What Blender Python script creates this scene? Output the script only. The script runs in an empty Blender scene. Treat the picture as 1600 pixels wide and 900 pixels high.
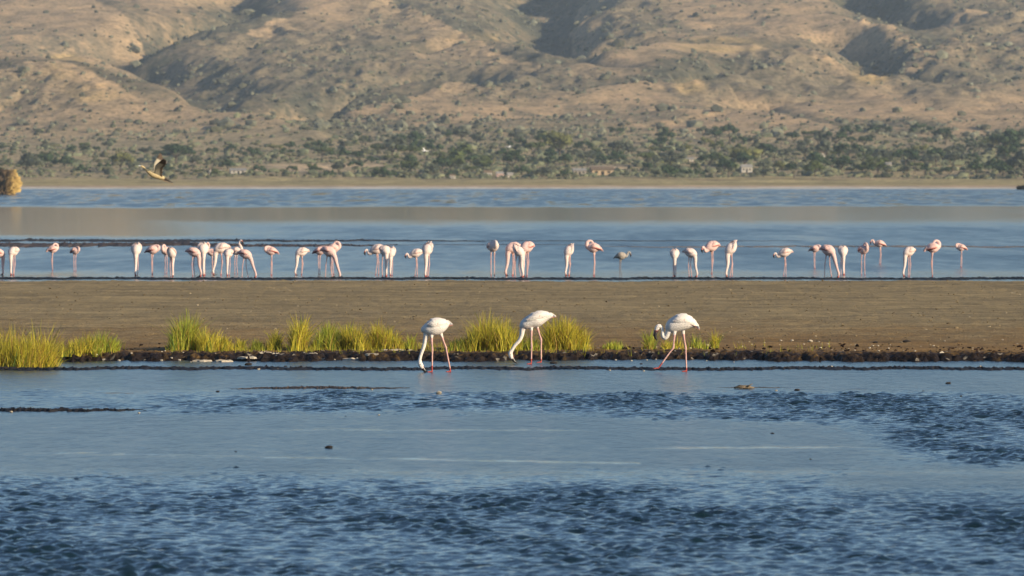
import bpy, math, random
import numpy as np
from mathutils import Vector, kdtree

# ------------------------------------------------------------------ camera, light, exposure
S = bpy.context.scene
COL = S.collection
F = 200.0 / 36.0 * 1600.0      # focal length in photo pixels
H = 2.96                       # camera height above the water
YH = 272.0                     # photo row of the true horizon
cam_d = bpy.data.cameras.new('camera'); cam = bpy.data.objects.new('camera', cam_d); COL.objects.link(cam)
S.camera = cam
cam.location = (0, 0, H)
cam.rotation_euler = (math.radians(90) - math.atan((450 - YH) / F), 0, 0)
cam_d.lens = 200; cam_d.sensor_width = 36; cam_d.clip_start = 0.5; cam_d.clip_end = 20000
cam_d.dof.use_dof = True; cam_d.dof.focus_distance = 88; cam_d.dof.aperture_fstop = 6.0
SUN_EL = math.radians(20); SUN_AZ = math.radians(60)   # azimuth measured from behind the camera towards the right
sun_dir = Vector((math.sin(SUN_AZ) * math.cos(SUN_EL), -math.cos(SUN_AZ) * math.cos(SUN_EL), math.sin(SUN_EL)))
w = bpy.data.worlds.new('World'); S.world = w; w.use_nodes = True
nt = w.node_tree
sky = nt.nodes.new('ShaderNodeTexSky'); sky.sky_type = 'NISHITA'; sky.sun_disc = False
sky.sun_elevation = SUN_EL; sky.sun_rotation = math.pi - SUN_AZ
sky.altitude = 600; sky.air_density = 1.0; sky.dust_density = 0.2; sky.ozone_density = 3.9
nt.links.new(sky.outputs[0], nt.nodes['Background'].inputs[0])
nt.nodes['Background'].inputs[1].default_value = 0.092
sl = bpy.data.lights.new('sun', 'SUN'); sl.energy = 5.0; sl.angle = math.radians(0.5); sl.color = (1.0, 0.85, 0.60)
so = bpy.data.objects.new('sun', sl); COL.objects.link(so)
so.rotation_euler = sun_dir.to_track_quat('Z', 'Y').to_euler()
so.location = (30, -30, 60)
S.view_settings.view_transform = 'Standard'; S.view_settings.look = 'None'
S.view_settings.exposure = 0.5; S.view_settings.gamma = 1.0
S.render.engine = 'CYCLES'
S.cycles.volume_bounces = 0; S.cycles.max_bounces = 6

# ------------------------------------------------------------------ helpers
R = random.Random(7)
def px2x(px, Y): return (px - 800.0) * Y / F
def row2y(row, z=0.0): return F * (H - z) / (row - YH)
def row2z(row, Y): return H + (YH - row) * Y / F

def fft_noise(n, beta, seed, kmin=1.0, kmax=None, aniso=1.0):
    r = np.random.default_rng(seed)
    kx = np.fft.fftfreq(n) * n; ky = np.fft.rfftfreq(n) * n
    k = np.sqrt((kx[:, None] * aniso) ** 2 + ky[None, :] ** 2); k[0, 0] = 1
    amp = k ** (-beta / 2.0); amp[k < kmin] = 0
    if kmax: amp = amp * np.exp(-(k / kmax) ** 4)
    ph = r.normal(size=amp.shape) + 1j * r.normal(size=amp.shape)
    a = np.fft.irfft2(ph * amp, s=(n, n)); a -= a.mean()
    return a / a.std()
def samp(a, x, y, size):
    n = a.shape[0]
    u = np.mod(np.asarray(x, float) / size, 1.0) * n; v = np.mod(np.asarray(y, float) / size, 1.0) * n
    i = np.floor(u).astype(int) % n; j = np.floor(v).astype(int) % n
    fu = u - np.floor(u); fv = v - np.floor(v)
    i2 = (i + 1) % n; j2 = (j + 1) % n
    return (a[i, j] * (1 - fu) * (1 - fv) + a[i2, j] * fu * (1 - fv) + a[i, j2] * (1 - fu) * fv + a[i2, j2] * fu * fv)
def sstep(a, b, x):
    t = np.clip((np.asarray(x, float) - a) / (b - a), 0, 1); return t * t * (3 - 2 * t)
NA = fft_noise(512, 2.6, 1); NB = fft_noise(512, 2.0, 2); NC = fft_noise(512, 1.2, 3)
HW = fft_noise(1024, 3.4, 21, kmin=2, kmax=16); HM = fft_noise(1024, 3.2, 22, kmin=6, kmax=110); HR = fft_noise(1024, 2.4, 23, kmin=13, kmax=70); HG = fft_noise(1024, 2.6, 24, kmin=6, kmax=60)

def set_mesh(name, V, Fc, mats, smooth=False, attrs=None, midx=None):
    me = bpy.data.meshes.new(name)
    V = np.asarray(V, np.float32)
    if isinstance(Fc, np.ndarray):
        nf, k = Fc.shape
        me.vertices.add(len(V)); me.vertices.foreach_set('co', V.ravel())
        me.loops.add(nf * k); me.loops.foreach_set('vertex_index', Fc.astype(np.int32).ravel())
        me.polygons.add(nf); me.polygons.foreach_set('loop_start', np.arange(0, nf * k, k, dtype=np.int32))
        me.update(calc_edges=True)
    else:
        me.from_pydata([tuple(map(float, v)) for v in V], [], Fc); me.update()
    for m in (mats if isinstance(mats, (list, tuple)) else [mats]): me.materials.append(m)
    if midx is not None: me.polygons.foreach_set('material_index', np.asarray(midx, np.int32))
    me.polygons.foreach_set('use_smooth', np.full(len(me.polygons), smooth))
    for an, arr in (attrs or {}).items():
        arr = np.asarray(arr, np.float32)
        if arr.ndim == 1:
            a = me.attributes.new(an, 'FLOAT', 'POINT'); a.data.foreach_set('value', arr)
        else:
            if arr.shape[1] == 3: arr = np.hstack([arr, np.ones((len(arr), 1), np.float32)])
            a = me.attributes.new(an, 'FLOAT_COLOR', 'POINT'); a.data.foreach_set('color', arr.ravel())
    me.validate()
    return me
def link(name, me, parent=None, loc=None, label=None, cat=None, group=None, kind=None):
    o = bpy.data.objects.new(name, me); COL.objects.link(o)
    if parent: o.parent = parent
    if loc is not None: o.location = loc
    if label: o['label'] = label
    if cat: o['category'] = cat
    if group: o['group'] = group
    if kind: o['kind'] = kind
    return o
def grid_faces(ny, nx):
    a = np.arange(ny * nx).reshape(ny, nx)
    return np.stack([a[:-1, :-1], a[:-1, 1:], a[1:, 1:], a[1:, :-1]], -1).reshape(-1, 4)

# ------------------------------------------------------------------ materials
class M:
    def __init__(s, name, rough=0.8, spec=0.3):
        s.m = bpy.data.materials.new(name); s.m.use_nodes = True; s.t = s.m.node_tree
        s.b = s.t.nodes['Principled BSDF']; s.b.inputs['Roughness'].default_value = rough
        s.b.inputs['Specular IOR Level'].default_value = spec
    def n(s, typ, **kw):
        nd = s.t.nodes.new(typ)
        for k, v in kw.items():
            if k.startswith('i_'):
                nd.inputs[k[2:].replace('_', ' ')].default_value = v
            else: setattr(nd, k, v)
        return nd
    def l(s, a, b): s.t.links.new(a, b)
    def coord(s, scale=(1, 1, 1), geo=True):
        c = s.n('ShaderNodeNewGeometry').outputs['Position'] if geo else s.n('ShaderNodeTexCoord').outputs['Object']
        mp = s.n('ShaderNodeMapping'); mp.inputs['Scale'].default_value = scale; s.l(c, mp.inputs['Vector']); return mp.outputs[0]
    def noise(s, scale=1.0, vec=None, detail=6, rough=0.55, sc=(1, 1, 1), geo=True, dist=0.0):
        nd = s.n('ShaderNodeTexNoise'); nd.inputs['Scale'].default_value = scale; nd.inputs['Detail'].default_value = detail
        nd.inputs['Roughness'].default_value = rough; nd.inputs['Distortion'].default_value = dist
        s.l(vec if vec else s.coord(sc, geo), nd.inputs['Vector']); return nd.outputs['Fac']
    def ramp(s, fac, stops):
        r = s.n('ShaderNodeValToRGB'); e = r.color_ramp.elements
        while len(e) < len(stops): e.new(0.5)
        for i, (p, c) in enumerate(stops):
            e[i].position = p; e[i].color = (c, c, c, 1) if not isinstance(c, tuple) else (*c, 1)
        s.l(fac, r.inputs[0]); return r.outputs[0]
    def attr(s, name, out='Color'):
        a = s.n('ShaderNodeAttribute'); a.attribute_name = name; return a.outputs[out]
    def mix(s, f, a, b, mode='MIX'):
        m = s.n('ShaderNodeMix'); m.data_type = 'RGBA'; m.blend_type = mode
        for sock, v in ((m.inputs[0], f), (m.inputs[6], a), (m.inputs[7], b)):
            if isinstance(v, (int, float)): sock.default_value = v
            elif isinstance(v, tuple): sock.default_value = (*v, 1)
            else: s.l(v, sock)
        return m.outputs[2]
    def math(s, op, a, b=0.0):
        m = s.n('ShaderNodeMath'); m.operation = op
        for sock, v in ((m.inputs[0], a), (m.inputs[1], b)):
            if isinstance(v, (int, float)): sock.default_value = v
            else: s.l(v, sock)
        return m.outputs[0]
    def base(s, c):
        if isinstance(c, tuple): s.b.inputs['Base Color'].default_value = (*c, 1)
        else: s.l(c, s.b.inputs['Base Color'])
    def bump(s, h, dist=0.1, strength=1.0):
        b = s.n('ShaderNodeBump'); b.inputs['Distance'].default_value = dist
        if isinstance(strength, float): b.inputs['Strength'].default_value = strength
        else: s.l(strength, b.inputs['Strength'])
        s.l(h, b.inputs['Height']); s.l(b.outputs[0], s.b.inputs['Normal'])

def mat_water():
    m = M('lake_water', 0.06, 0.5); m.b.inputs['IOR'].default_value = 1.333
    rp = m.attr('ripple', 'Fac')
    m.base((0.006, 0.018, 0.024))
    n1 = m.noise(2.2, sc=(1.6, 0.55, 1), detail=5, rough=0.6)
    n2 = m.noise(14.0, sc=(1.0, 0.5, 1), detail=3, rough=0.6)
    h = m.math('ADD', m.math('MULTIPLY', n1, 1.0), m.math('MULTIPLY', n2, 0.16))
    m.bump(h, 0.09, m.math('MULTIPLY', rp, 1.0))
    r = m.math('ADD', 0.03, m.math('MULTIPLY', rp, 0.24))
    m.l(r, m.b.inputs['Roughness'])
    return m.m
def mat_mud():
    m = M('mud', 0.75, 0.25)
    c = m.attr('Col')
    v = m.noise(0.8, sc=(0.35, 1.0, 1), detail=8, rough=0.65)
    g = m.noise(26.0, sc=(1, 0.5, 1), detail=4, rough=0.75)
    k = m.mix(1.0, c, m.ramp(v, [(0.28, 0.62), (0.5, 1.0), (0.75, 1.3)]), 'MULTIPLY')
    k = m.mix(1.0, k, m.ramp(g, [(0.3, 0.62), (0.5, 0.97), (0.68, 1.45)]), 'MULTIPLY')
    m.base(k); m.bump(m.math('ADD', g, m.math('MULTIPLY', v, 0.5)), 0.035, 1.0)
    w_ = m.attr('wet', 'Fac')
    m.l(m.math('SUBTRACT', 0.85, m.math('MULTIPLY', w_, 0.5)), m.b.inputs['Roughness'])
    return m.m
def mat_land():
    m = M('dry_hill_ground', 0.95, 0.1)
    c = m.attr('Col')
    a = m.noise(0.09, detail=9, rough=0.7)
    b = m.noise(0.55, detail=6, rough=0.75)
    k = m.mix(1.0, c, m.ramp(a, [(0.34, (0.52, 0.57, 0.58)), (0.5, 1.0), (0.7, (1.3, 1.24, 1.15))]), 'MULTIPLY')
    k = m.mix(1.0, k, m.ramp(b, [(0.38, (0.42, 0.46, 0.46)), (0.49, 1.0), (0.65, 1.2)]), 'MULTIPLY')
    m.base(k); m.bump(m.math('ADD', b, m.math('MULTIPLY', a, 1.2)), 0.8, 1.0)
    return m.m
def mat_col(name, rough=0.8, spec=0.2, scale=8.0, amt=(0.75, 1.25), geo=False, bump=0.02, trans=0.0):
    m = M(name, rough, spec)
    g = m.noise(scale, detail=5, rough=0.65, geo=geo)
    k = m.mix(1.0, m.attr('Col'), m.ramp(g, [(0.3, amt[0]), (0.7, amt[1])]), 'MULTIPLY')
    m.base(k)
    if bump: m.bump(g, bump, 0.8)
    if trans:
        tr = m.n('ShaderNodeBsdfTranslucent'); m.l(k, tr.inputs['Color'])
        mx = m.n('ShaderNodeMixShader'); mx.inputs[0].default_value = trans
        m.l(m.b.outputs[0], mx.inputs[1]); m.l(tr.outputs[0], mx.inputs[2])
        m.l(mx.outputs[0], m.t.nodes['Material Output'].inputs['Surface'])
    return m.m
def mat_flat(name, col, rough=0.8, scale=6.0, bump=0.02, spec=0.2, amt=(0.7, 1.25)):
    m = M(name, rough, spec)
    g = m.noise(scale, detail=6, rough=0.65, geo=False)
    m.base(m.mix(1.0, col, m.ramp(g, [(0.3, amt[0]), (0.7, amt[1])]), 'MULTIPLY'))
    if bump: m.bump(g, bump, 0.8)
    return m.m
WATER = mat_water(); MUD = mat_mud(); LAND = mat_land()
PLUM = mat_col('plumage', 0.75, 0.2, 60.0, (0.80, 1.08), bump=0.02)
LEAF = mat_col('foliage', 0.7, 0.15, 1.6, (0.6, 1.4), bump=0.0, trans=0.15)
GRASS = mat_col('reed_grass', 0.6, 0.2, 9.0, (0.8, 1.2), bump=0.0, trans=0.4)
SCRUB = mat_col('scrub_leaves', 0.85, 0.1, 0.7, (0.6, 1.35), geo=True, bump=0.0)
BARK = mat_flat('bark', (0.10, 0.08, 0.06), 0.9, 3.0, 0.05)
BILL = mat_col('bill', 0.35, 0.5, 30.0, (0.9, 1.1), bump=0.0)
ROCK = mat_col('ochre_rock', 0.9, 0.15, 1.3, (0.55, 1.35), bump=0.25)
STONE = mat_flat('pale_salt_stone', (0.46, 0.39, 0.30), 0.8, 30.0, 0.01)
DSTONE = mat_flat('dark_mud_lump', (0.035, 0.028, 0.024), 0.7, 30.0, 0.01)
BEDM = mat_flat('lake_bed_mud', (0.10, 0.08, 0.06), 0.9, 0.05, 0.1)
WALLM = mat_flat('pale_plaster', (0.48, 0.43, 0.37), 0.85, 2.0, 0.01, amt=(0.85, 1.1))
TANWALL = mat_flat('ochre_plaster', (0.42, 0.31, 0.2), 0.85, 2.0, 0.01, amt=(0.85, 1.1))
ROOFM = mat_flat('tin_roof', (0.28, 0.26, 0.24), 0.45, 2.0, 0.01)
THATCH = mat_flat('brown_thatch', (0.17, 0.12, 0.08), 0.95, 4.0, 0.05)
DARKM = mat_flat('dark_opening', (0.02, 0.018, 0.016), 0.9, 2.0, 0.0)

# ------------------------------------------------------------------ setting: bed, near water
def sheet(name, x0, x1, y0, y1, z, mat, nx=8, ny=8, attrs=None):
    xs = np.linspace(x0, x1, nx + 1); ys = np.linspace(y0, y1, ny + 1)
    X, Y = np.meshgrid(xs, ys); V = np.stack([X.ravel(), Y.ravel(), np.full(X.size, z)], 1)
    return link(name, set_mesh(name, V, grid_faces(ny + 1, nx + 1), mat, attrs=attrs(X.ravel(), Y.ravel()) if attrs else None), kind='structure')
sheet('ground', -4000, 4000, -300, 6000, -0.9, BEDM, 40, 30)

def to_px(X, Y): return X * F / Y + 800.0
def to_row(Y, z=0.0): return YH + F * (H - z) / Y

def blob(px, row, cx, cy, rx, ry, soft=0.35):
    d = np.sqrt(((px - cx) / rx) ** 2 + ((row - cy) / ry) ** 2)
    return 1 - sstep(1 - soft, 1 + soft, d)
def near_ripple(X, Y):
    """0 = oily smooth, 1 = wind ruffled"""
    jx = samp(NA, X, Y * 0.25, 9.0) ; jr = samp(NB, X + 3, Y * 0.2, 6.0)
    px = to_px(X, Y) + jx * 25; row = to_row(Y) + jr * 3.0
    wav = sstep(738, 752, row + 6 * samp(NC, X, Y * 0.3, 5.0) + (px - 800) * 0.004 - 22 * blob(px, row, 1600, 760, 320, 26))
    band = sstep(610, 620, row) * (1 - sstep(636, 648, row - (px > 900) * (px - 900) * 0.055)) * (0.35 + 0.65 * sstep(60, 480, px)) 
    right = sstep(1270, 1450, px - (row - 690) * 0.8) * sstep(614, 624, row) * (1 - sstep(708, 735, row - (px - 1400) * 0.03))
    lo = 0.35 * blob(px, row, 200, 622, 330, 14)
    r = np.maximum.reduce([wav, band, right, lo])
    calm = 0.5 * blob(px, row, 1560, 760, 240, 34)
    return np.clip(r - calm, 0, 1)
def near_water():
    ys = np.concatenate([np.linspace(20, 38.5, 30)[:-1], np.arange(38.5, 86, 0.045), np.linspace(86, 96, 20)])
    us = np.concatenate([[-60, -25, -10, -5, -3, -2.2, -1.8], np.linspace(-1.5, 1.5, 440), [1.8, 2.2, 3, 5, 10, 25, 60]])
    half = 800 * (ys * 0.6 + 28) / F
    X = half[:, None] * us[None, :]; Y = np.repeat(ys[:, None], len(us), 1)
    rip = near_ripple(X, Y)
    GU = fft_noise(512, 2.6, 31, kmin=4, kmax=40); wv1 = fft_noise(512, 3.0, 11, kmin=24, kmax=110, aniso=0.8); wv2 = fft_noise(512, 2.6, 12, kmin=15, kmax=70, aniso=0.9)
    gust = 0.6 + 0.4 * np.clip(0.65 + 0.8 * samp(GU, X, Y * 0.3, 16.0), 0, 1.9)
    z = (samp(wv1, X * 0.6, Y * 0.9, 9.0) * 0.0085 + samp(wv2, X * 0.7 + 1.7 + 0.15 * Y, Y * 0.9, 4.3) * 0.0058) * rip ** 1.2 * gust * (0.45 + 0.55 * np.where(to_row(Y) > 735, sstep(742, 800, to_row(Y)), 1.0))
    fade = sstep(38.5, 40, Y) * (1 - sstep(82, 84, Y)) * (1 - sstep(1.35, 1.5, np.abs(us))[None, :])
    z *= fade
    V = np.stack([X.ravel(), Y.ravel(), z.ravel()], 1)
    row_ = to_row(Y) + 0.5 * samp(NB, X, Y * 0.2, 9.0); px_ = to_px(X, Y)
    strk = np.exp(-((row_ - 706 - (px_ * 0.018)) / 1.6) ** 2) * (px_ < 1000) + np.exp(-((row_ - 672) / 1.3) ** 2) * blob(px_, row_, 680, 672, 240, 9) + np.exp(-((row_ - 700) / 1.6) ** 2) * blob(px_, row_, 1190, 700, 160, 9) + 0.5 * np.exp(-((row_ - 738) / 5) ** 2)
    rr = 0.72 - 0.38 * rip - 0.38 * strk * (1 - rip) * np.clip(0.7 + 0.6 * samp(NB, X * 0.6, Y * 0.3, 11.0), 0, 1.5) + 0.03 * samp(NA, X, Y * 0.3, 5.0) + 0.05 * samp(NC, X, Y * 0.2, 7.0)
    link('shallow_water', set_mesh('shallow_water', V, grid_faces(len(ys), len(us)), WATER, True, {'ripple': np.clip(rr, 0.03, 1).ravel()}), kind='structure')
near_water()

FN = fft_noise(512, 1.6, 41, kmin=8, kmax=90)
def far_ripple(X, Y):
    px = to_px(X, Y); row = to_row(Y) + 0.8 * samp(NA, X, Y * 0.1, 120.0)
    r = np.full(X.shape, 0.72)
    brown = sstep(321, 324, row) * (1 - sstep(340, 362, row)) * (1 - 0.12 * sstep(600, 1500, px))
    brown = np.maximum(brown, sstep(322, 325, row) * (1 - sstep(366, 376, row)) * (1 - sstep(180, 560, px)))
    r = r * (1 - 0.83 * brown)
    chop = sstep(297, 301, row) * (1 - sstep(319, 323, row))
    r = r * (1 - chop) + chop * (0.8 + 0.5 * samp(FN, X, Y * 0.07, 90.0))
    r = r + 0.06 * samp(FN, X, Y * 0.1, 60.0) * (1 - brown) * (1 - chop)
    r = r * (1 - 0.4 * (1 - sstep(294, 298, row)))
    r += 0.10 * samp(NB, X, Y * 0.15, 60.0) * (1 - brown)
    r = r * (1 - 0.5 * sstep(420, 428, row))
    return np.clip(r, 0.03, 1)
def far_water():
    rows = np.arange(446.0, 288.0, -0.8); ys = np.concatenate([row2y(rows), [1900, 2400]])
    us = np.concatenate([[-12, -6, -3, -2], np.linspace(-1.5, 1.5, 420), [2, 3, 6, 12]])
    X = (800 * ys / F)[:, None] * us[None, :]; Y = np.repeat(ys[:, None], len(us), 1)
    V = np.stack([X.ravel(), Y.ravel(), np.zeros(X.size)], 1)
    link('lake_water', set_mesh('lake_water', V, grid_faces(len(ys), len(us)), WATER, True, {'ripple': far_ripple(X, Y).ravel()}), kind='structure')
far_water()

# ------------------------------------------------------------------ mud flat with its eroded bank
C_FLAT = np.array([0.28, 0.205, 0.098]); C_ORANGE = np.array([0.235, 0.135, 0.042]); C_DARK = np.array([0.019, 0.011, 0.008]); C_PALE = np.array([0.55, 0.47, 0.36])
def flat_z(X, Y):
    e1 = 89.3 + 0.5 * samp(NA, X, X * 0.3, 14.0) + 0.22 * samp(NC, X, Y, 3.0) + 0.25 * np.clip(X - 2, 0, 5) * 0.2 - 0.7 * np.exp(-((X + 8.2) / 1.0) ** 2)
    rise = sstep(0, 1.5, Y - e1)
    lip = 0.100 * rise + 0.02 * sstep(1.5, 14, Y - e1)
    clod = (0.013 * np.clip(samp(NC, X, Y * 0.7, 1.6), -0.4, 2.4) + 0.012 * samp(NB, X, Y, 0.9)) * np.exp(-((Y - e1 - 1.3) / 1.3) ** 2)
    und = 0.012 * samp(NB, X, Y * 0.6, 18.0) * sstep(2, 8, Y - e1)
    end = sstep(150, 161.0, Y + 0.5 * samp(NA, X, Y * 0, 16.0))
    z = -0.12 * (1 - rise) + lip + clod + und
    return z * (1 - end) - 0.06 * end, e1
def mud_flat():
    ys = np.concatenate([np.arange(86.9, 94.0, 0.045), np.arange(94.0, 110, 0.25), np.arange(110, 165.5, 0.7)])
    us = np.concatenate([[-60, -20, -8, -4, -2.5, -1.7], np.linspace(-1.4, 1.4, 460), [1.7, 2.5, 4, 8, 20, 60]])
    X = (800 * (ys * 0.5 + 47) / F)[:, None] * us[None, :]; Y = np.repeat(ys[:, None], len(us), 1)
    Z, e1 = flat_z(X, Y)
    d = Y - e1
    n1 = samp(NB, X, Y * 0.4, 7.0); n2 = samp(NC, X, Y * 0.5, 1.3)
    org = (1 - sstep(3.0, 26.0, d + 2.5 * n1)) ** 1.3
    c = C_FLAT * (1 - org[..., None]) + C_ORANGE * org[..., None]
    streak = 0.5 + 0.5 * samp(NC, X * 0.12, Y, 22.0)
    c = c * (0.78 + 0.26 * streak[..., None])
    dark = (1 - sstep(1.2, 2.5, d + 0.35 * n2 + 0.3 * n1))
    c = c * (1 - dark[..., None]) + C_DARK * dark[..., None]
    wet2 = sstep(0.015, -0.012, -Z) * 0 + (1 - sstep(0.004, 0.03, Z)) * (Y > 140)
    c = c * (1 - wet2[..., None]) + np.array([0.025, 0.027, 0.026]) * wet2[..., None]
    crumb = (samp(NC, X * 1.0, Y * 0.35, 0.9) > 1.9) & (d > 0.2) & (d < 3.2)
    c[crumb] = C_PALE * 0.9
    V = np.stack([X.ravel(), Y.ravel(), Z.ravel()], 1)
    wet = np.clip(dark * 0.6 + wet2, 0, 1)
    link('mud_flat', set_mesh('mud_flat', V, grid_faces(len(ys), len(us)), MUD, True, {'Col': c.reshape(-1, 3), 'wet': wet.ravel()}), kind='structure')
mud_flat()
def mud_bar(px0, px1, row, depth_m, h, col, seed, tilt=0.0, taper=0.25, nx=260, ny=16, ragged=0.35, extend=0.0):
    Yc = row2y(row); x0 = px2x(px0, Yc); x1 = px2x(px1, Yc)
    xs = np.linspace(x0, x1, nx); v = np.linspace(-1, 1, ny)
    X, Vv = np.meshgrid(xs, v)
    cen = Yc + tilt * (X - x0) + ragged * depth_m * samp(NA, X + seed * 7.3, seed * 3.1 + X * 0, 5.0 * Yc / 85)
    wid = depth_m * (0.75 + 0.3 * samp(NC, X + seed, seed * 2.0 + X * 0, 4.0 * Yc / 85))
    t = (X - x0) / (x1 - x0)
    tp = np.ones_like(t)
    if taper: tp = np.clip(np.minimum(t / taper if px0 > 0 else 1, (1 - t) / taper if px1 < 1600 else 1), 0, 1) ** 0.6
    wid = np.maximum(wid, depth_m * 0.3) * tp + 0.001
    Y = cen + Vv * wid
    Z = h * (1 - Vv ** 2) * (0.8 + 0.35 * samp(NC, X * 1.0, Y * 2.0, 1.4 * Yc / 85)) * (0.3 + 0.7 * tp) - 0.012 * Vv ** 2 - 0.004
    col = np.asarray(col); cc = np.repeat(col[None, :], X.size, 0) * (0.8 + 0.25 * samp(NB, X, Y, 3.0).reshape(-1, 1))
    V = np.stack([X.ravel(), Y.ravel(), Z.ravel()], 1)
    link('mud_bar', set_mesh('mud_bar', V, grid_faces(ny, nx), MUD, True, {'Col': np.clip(cc, 0.005, 1), 'wet': np.full(X.size, 0.5)}), kind='structure')
DK = (0.022, 0.017, 0.015)
mud_bar(-400, 2000, 576.4, 0.62, 0.036, DK, 1, taper=0, nx=900)
mud_bar(-400, 2000, 436.0, 1.1, 0.055, (0.02, 0.02, 0.02), 14, taper=0, nx=600)
mud_bar(-260, 230, 641.0, 0.42, 0.040, DK, 2, tilt=-0.05, taper=0.35)
mud_bar(360, 640, 608.0, 0.4, 0.028, (0.10, 0.07, 0.05), 3, tilt=0.10, taper=0.4)
mud_bar(115, 250, 614.5, 0.2, 0.007, (0.14, 0.10, 0.07), 4, taper=0.5, nx=120)
mud_bar(1040, 1120, 605.0, 0.25, 0.006, (0.07, 0.05, 0.04), 5, taper=0.5, nx=80)
mud_bar(1120, 1240, 606.5, 0.3, 0.012, (0.11, 0.08, 0.05), 6, taper=0.5, nx=120)
mud_bar(1300, 1380, 608.0, 0.25, 0.006, (0.12, 0.08, 0.06), 7, taper=0.5, nx=80)
mud_bar(640, 720, 673.5, 0.16, 0.006, (0.16, 0.13, 0.10), 8, taper=0.5, nx=80)
mud_bar(-300, 760, 377.0, 3.2, 0.08, (0.05, 0.04, 0.035), 9, taper=0.4, nx=500)
mud_bar(-300, 620, 384, 5.5, 0.10, (0.09, 0.06, 0.045), 10, taper=0.4, nx=500)
mud_bar(700, 1260, 376.5, 1.3, 0.03, (0.06, 0.055, 0.05), 11, taper=0.4, nx=400)
mud_bar(560, 1000, 382.5, 1.3, 0.02, (0.08, 0.07, 0.06), 12, taper=0.4, nx=400)
mud_bar(930, 2000, 385.5, 3.2, 0.03, (0.26, 0.19, 0.14), 13, taper=0.2, nx=500)

# ------------------------------------------------------------------ far shore and hills
BY = np.array([1080, 1125, 1150, 1500, 1700, 1900, 2150, 2400, 2700, 3000, 3080, 3500], float)
BR = np.array([300, 296.8, 294.4, 279, 247, 216, 150, 80, -2, -75, -80, -40], float)
BZ = row2z(BR, BY); BZ[0] = -1.0; BZ[1] = -0.05; BZ[2] = 0.12
def base_z(Y): return np.interp(Y, BY, BZ)
def y_of_row(row):
    yy = np.linspace(1150, 3000, 1200); rr = YH - (base_z(yy) - H) * F / yy
    return float(np.interp(-row, -rr, yy))
def polyd(X, Y, P):
    """distance to polyline, with interpolated third coordinate and signed side"""
    best = np.full(X.shape, 1e9); zz = np.zeros(X.shape); sd = np.zeros(X.shape)
    for (a, b) in zip(P[:-1], P[1:]):
        dx, dy = b[0] - a[0], b[1] - a[1]; L2 = dx * dx + dy * dy
        t = np.clip(((X - a[0]) * dx + (Y - a[1]) * dy) / L2, 0, 1)
        qx = X - a[0] - t * dx; qy = Y - a[1] - t * dy; d = np.sqrt(qx * qx + qy * qy)
        m = d < best; best = np.where(m, d, best)
        zz = np.where(m, a[2] + t * (b[2] - a[2]), zz)
        sd = np.where(m, np.sign(dx * qy - dy * qx), sd)
    return best, zz, sd
def sp(*pts): return [(px2x(p, Y), Y, row2z(r, Y)) for p, r, Y in pts]
# crests: points (photo column, row, distance), slope on the camera side, slope on the far side
SPURS = [
    (sp((-500, 20, 2330), (-200, 55, 2240), (0, 78, 2150), (150, 102, 2080), (300, 142, 2000), (400, 176, 1930), (500, 212, 1850)), 0.15, 0.55),
    (sp((-300, -60, 2780), (60, -20, 2700), (180, 20, 2600), (250, 55, 2480)), 0.22, 0.6),
    (sp((390, 50, 2500), (500, 4, 2620), (600, 2, 2660), (680, 30, 2560), (745, 64, 2440), (835, 104, 2300)), 0.20, 0.45),
    (sp((440, 188, 1960), (520, 176, 1990), (610, 150, 2060), (700, 128, 2120)), 0.14, 0.6),
    (sp((870, 92, 2300), (960, 80, 2340), (1090, 66, 2400), (1180, 74, 2400), (1300, 82, 2400)), 0.16, 0.5),
    (sp((900, -40, 2750), (890, 10, 2640), (900, 55, 2500)), 0.3, 0.3),
    (sp((1125, 98, 2230), (1180, 88, 2270), (1260, 86, 2290), (1350, 100, 2250)), 0.30, 0.5),
    (sp((1400, 90, 2290), (1440, 66, 2340), (1520, 64, 2380), (1640, 90, 2350), (1800, 100, 2300)), 0.28, 0.5),
    (sp((1060, 172, 2010), (1160, 172, 2010), (1250, 190, 1960), (1360, 216, 1880)), 0.16, 0.5),
    (sp((1290, 20, 2560), (1400, 42, 2500), (1450, 60, 2420)), 0.25, 0.5),
    (sp((1420, 30, 2600), (1500, 22, 2640), (1700, 40, 2600)), 0.25, 0.5),
    (sp((960, 130, 2160), (1040, 116, 2200), (1090, 128, 2160)), 0.2, 0.6),
    (sp((-100, 130, 2010), (90, 105, 2070), (190, 150, 1985)), 0.22, 0.3),
]
# gullies: points (photo column, row), depth in metres, half width in metres
def gp(*pts): return [(px2x(p, y_of_row(r)), y_of_row(r), 0.0) for p, r in pts]
GULLY = [
    (gp((400, -20), (340, 12), (290, 40), (230, 66), (200, 78)), 13.8, 20.4),
    (gp((205, 78), (270, 104), (330, 132), (390, 165), (450, 196)), 12.5, 22),
    (gp((425, 190), (500, 172), (570, 152), (650, 122)), 21, 20),
    (gp((840, -60), (832, -10), (845, 28), (862, 62)), 21.2, 24.0),
    (gp((880, 72), (960, 68), (1010, 60)), 10.0, 14.4),
    (gp((905, 82), (985, 74), (1075, 74)), 7.5, 14.4),
    (gp((1050, 125), (1100, 120), (1140, 96)), 11.2, 14.4),
    (gp((1345, 58), (1400, 70), (1392, 100), (1372, 118)), 13.8, 18.0),
    (gp((1330, -30), (1370, 5), (1425, 20), (1400, 34)), 15.0, 19.2),
    (gp((1000, 142), (1030, 128), (1062, 112)), 7.5, 10.8),
    (gp((845, 100), (865, 106), (900, 112)), 6.2, 10.8),
    (gp((1180, 160), (1170, 172), (1210, 184)), 6.2, 10.8),
    (gp((600, 82), (640, 74), (700, 68)), 5.0, 12.0),
    (gp((280, 30), (330, 20)), 10.0, 14.4),
]
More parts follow.
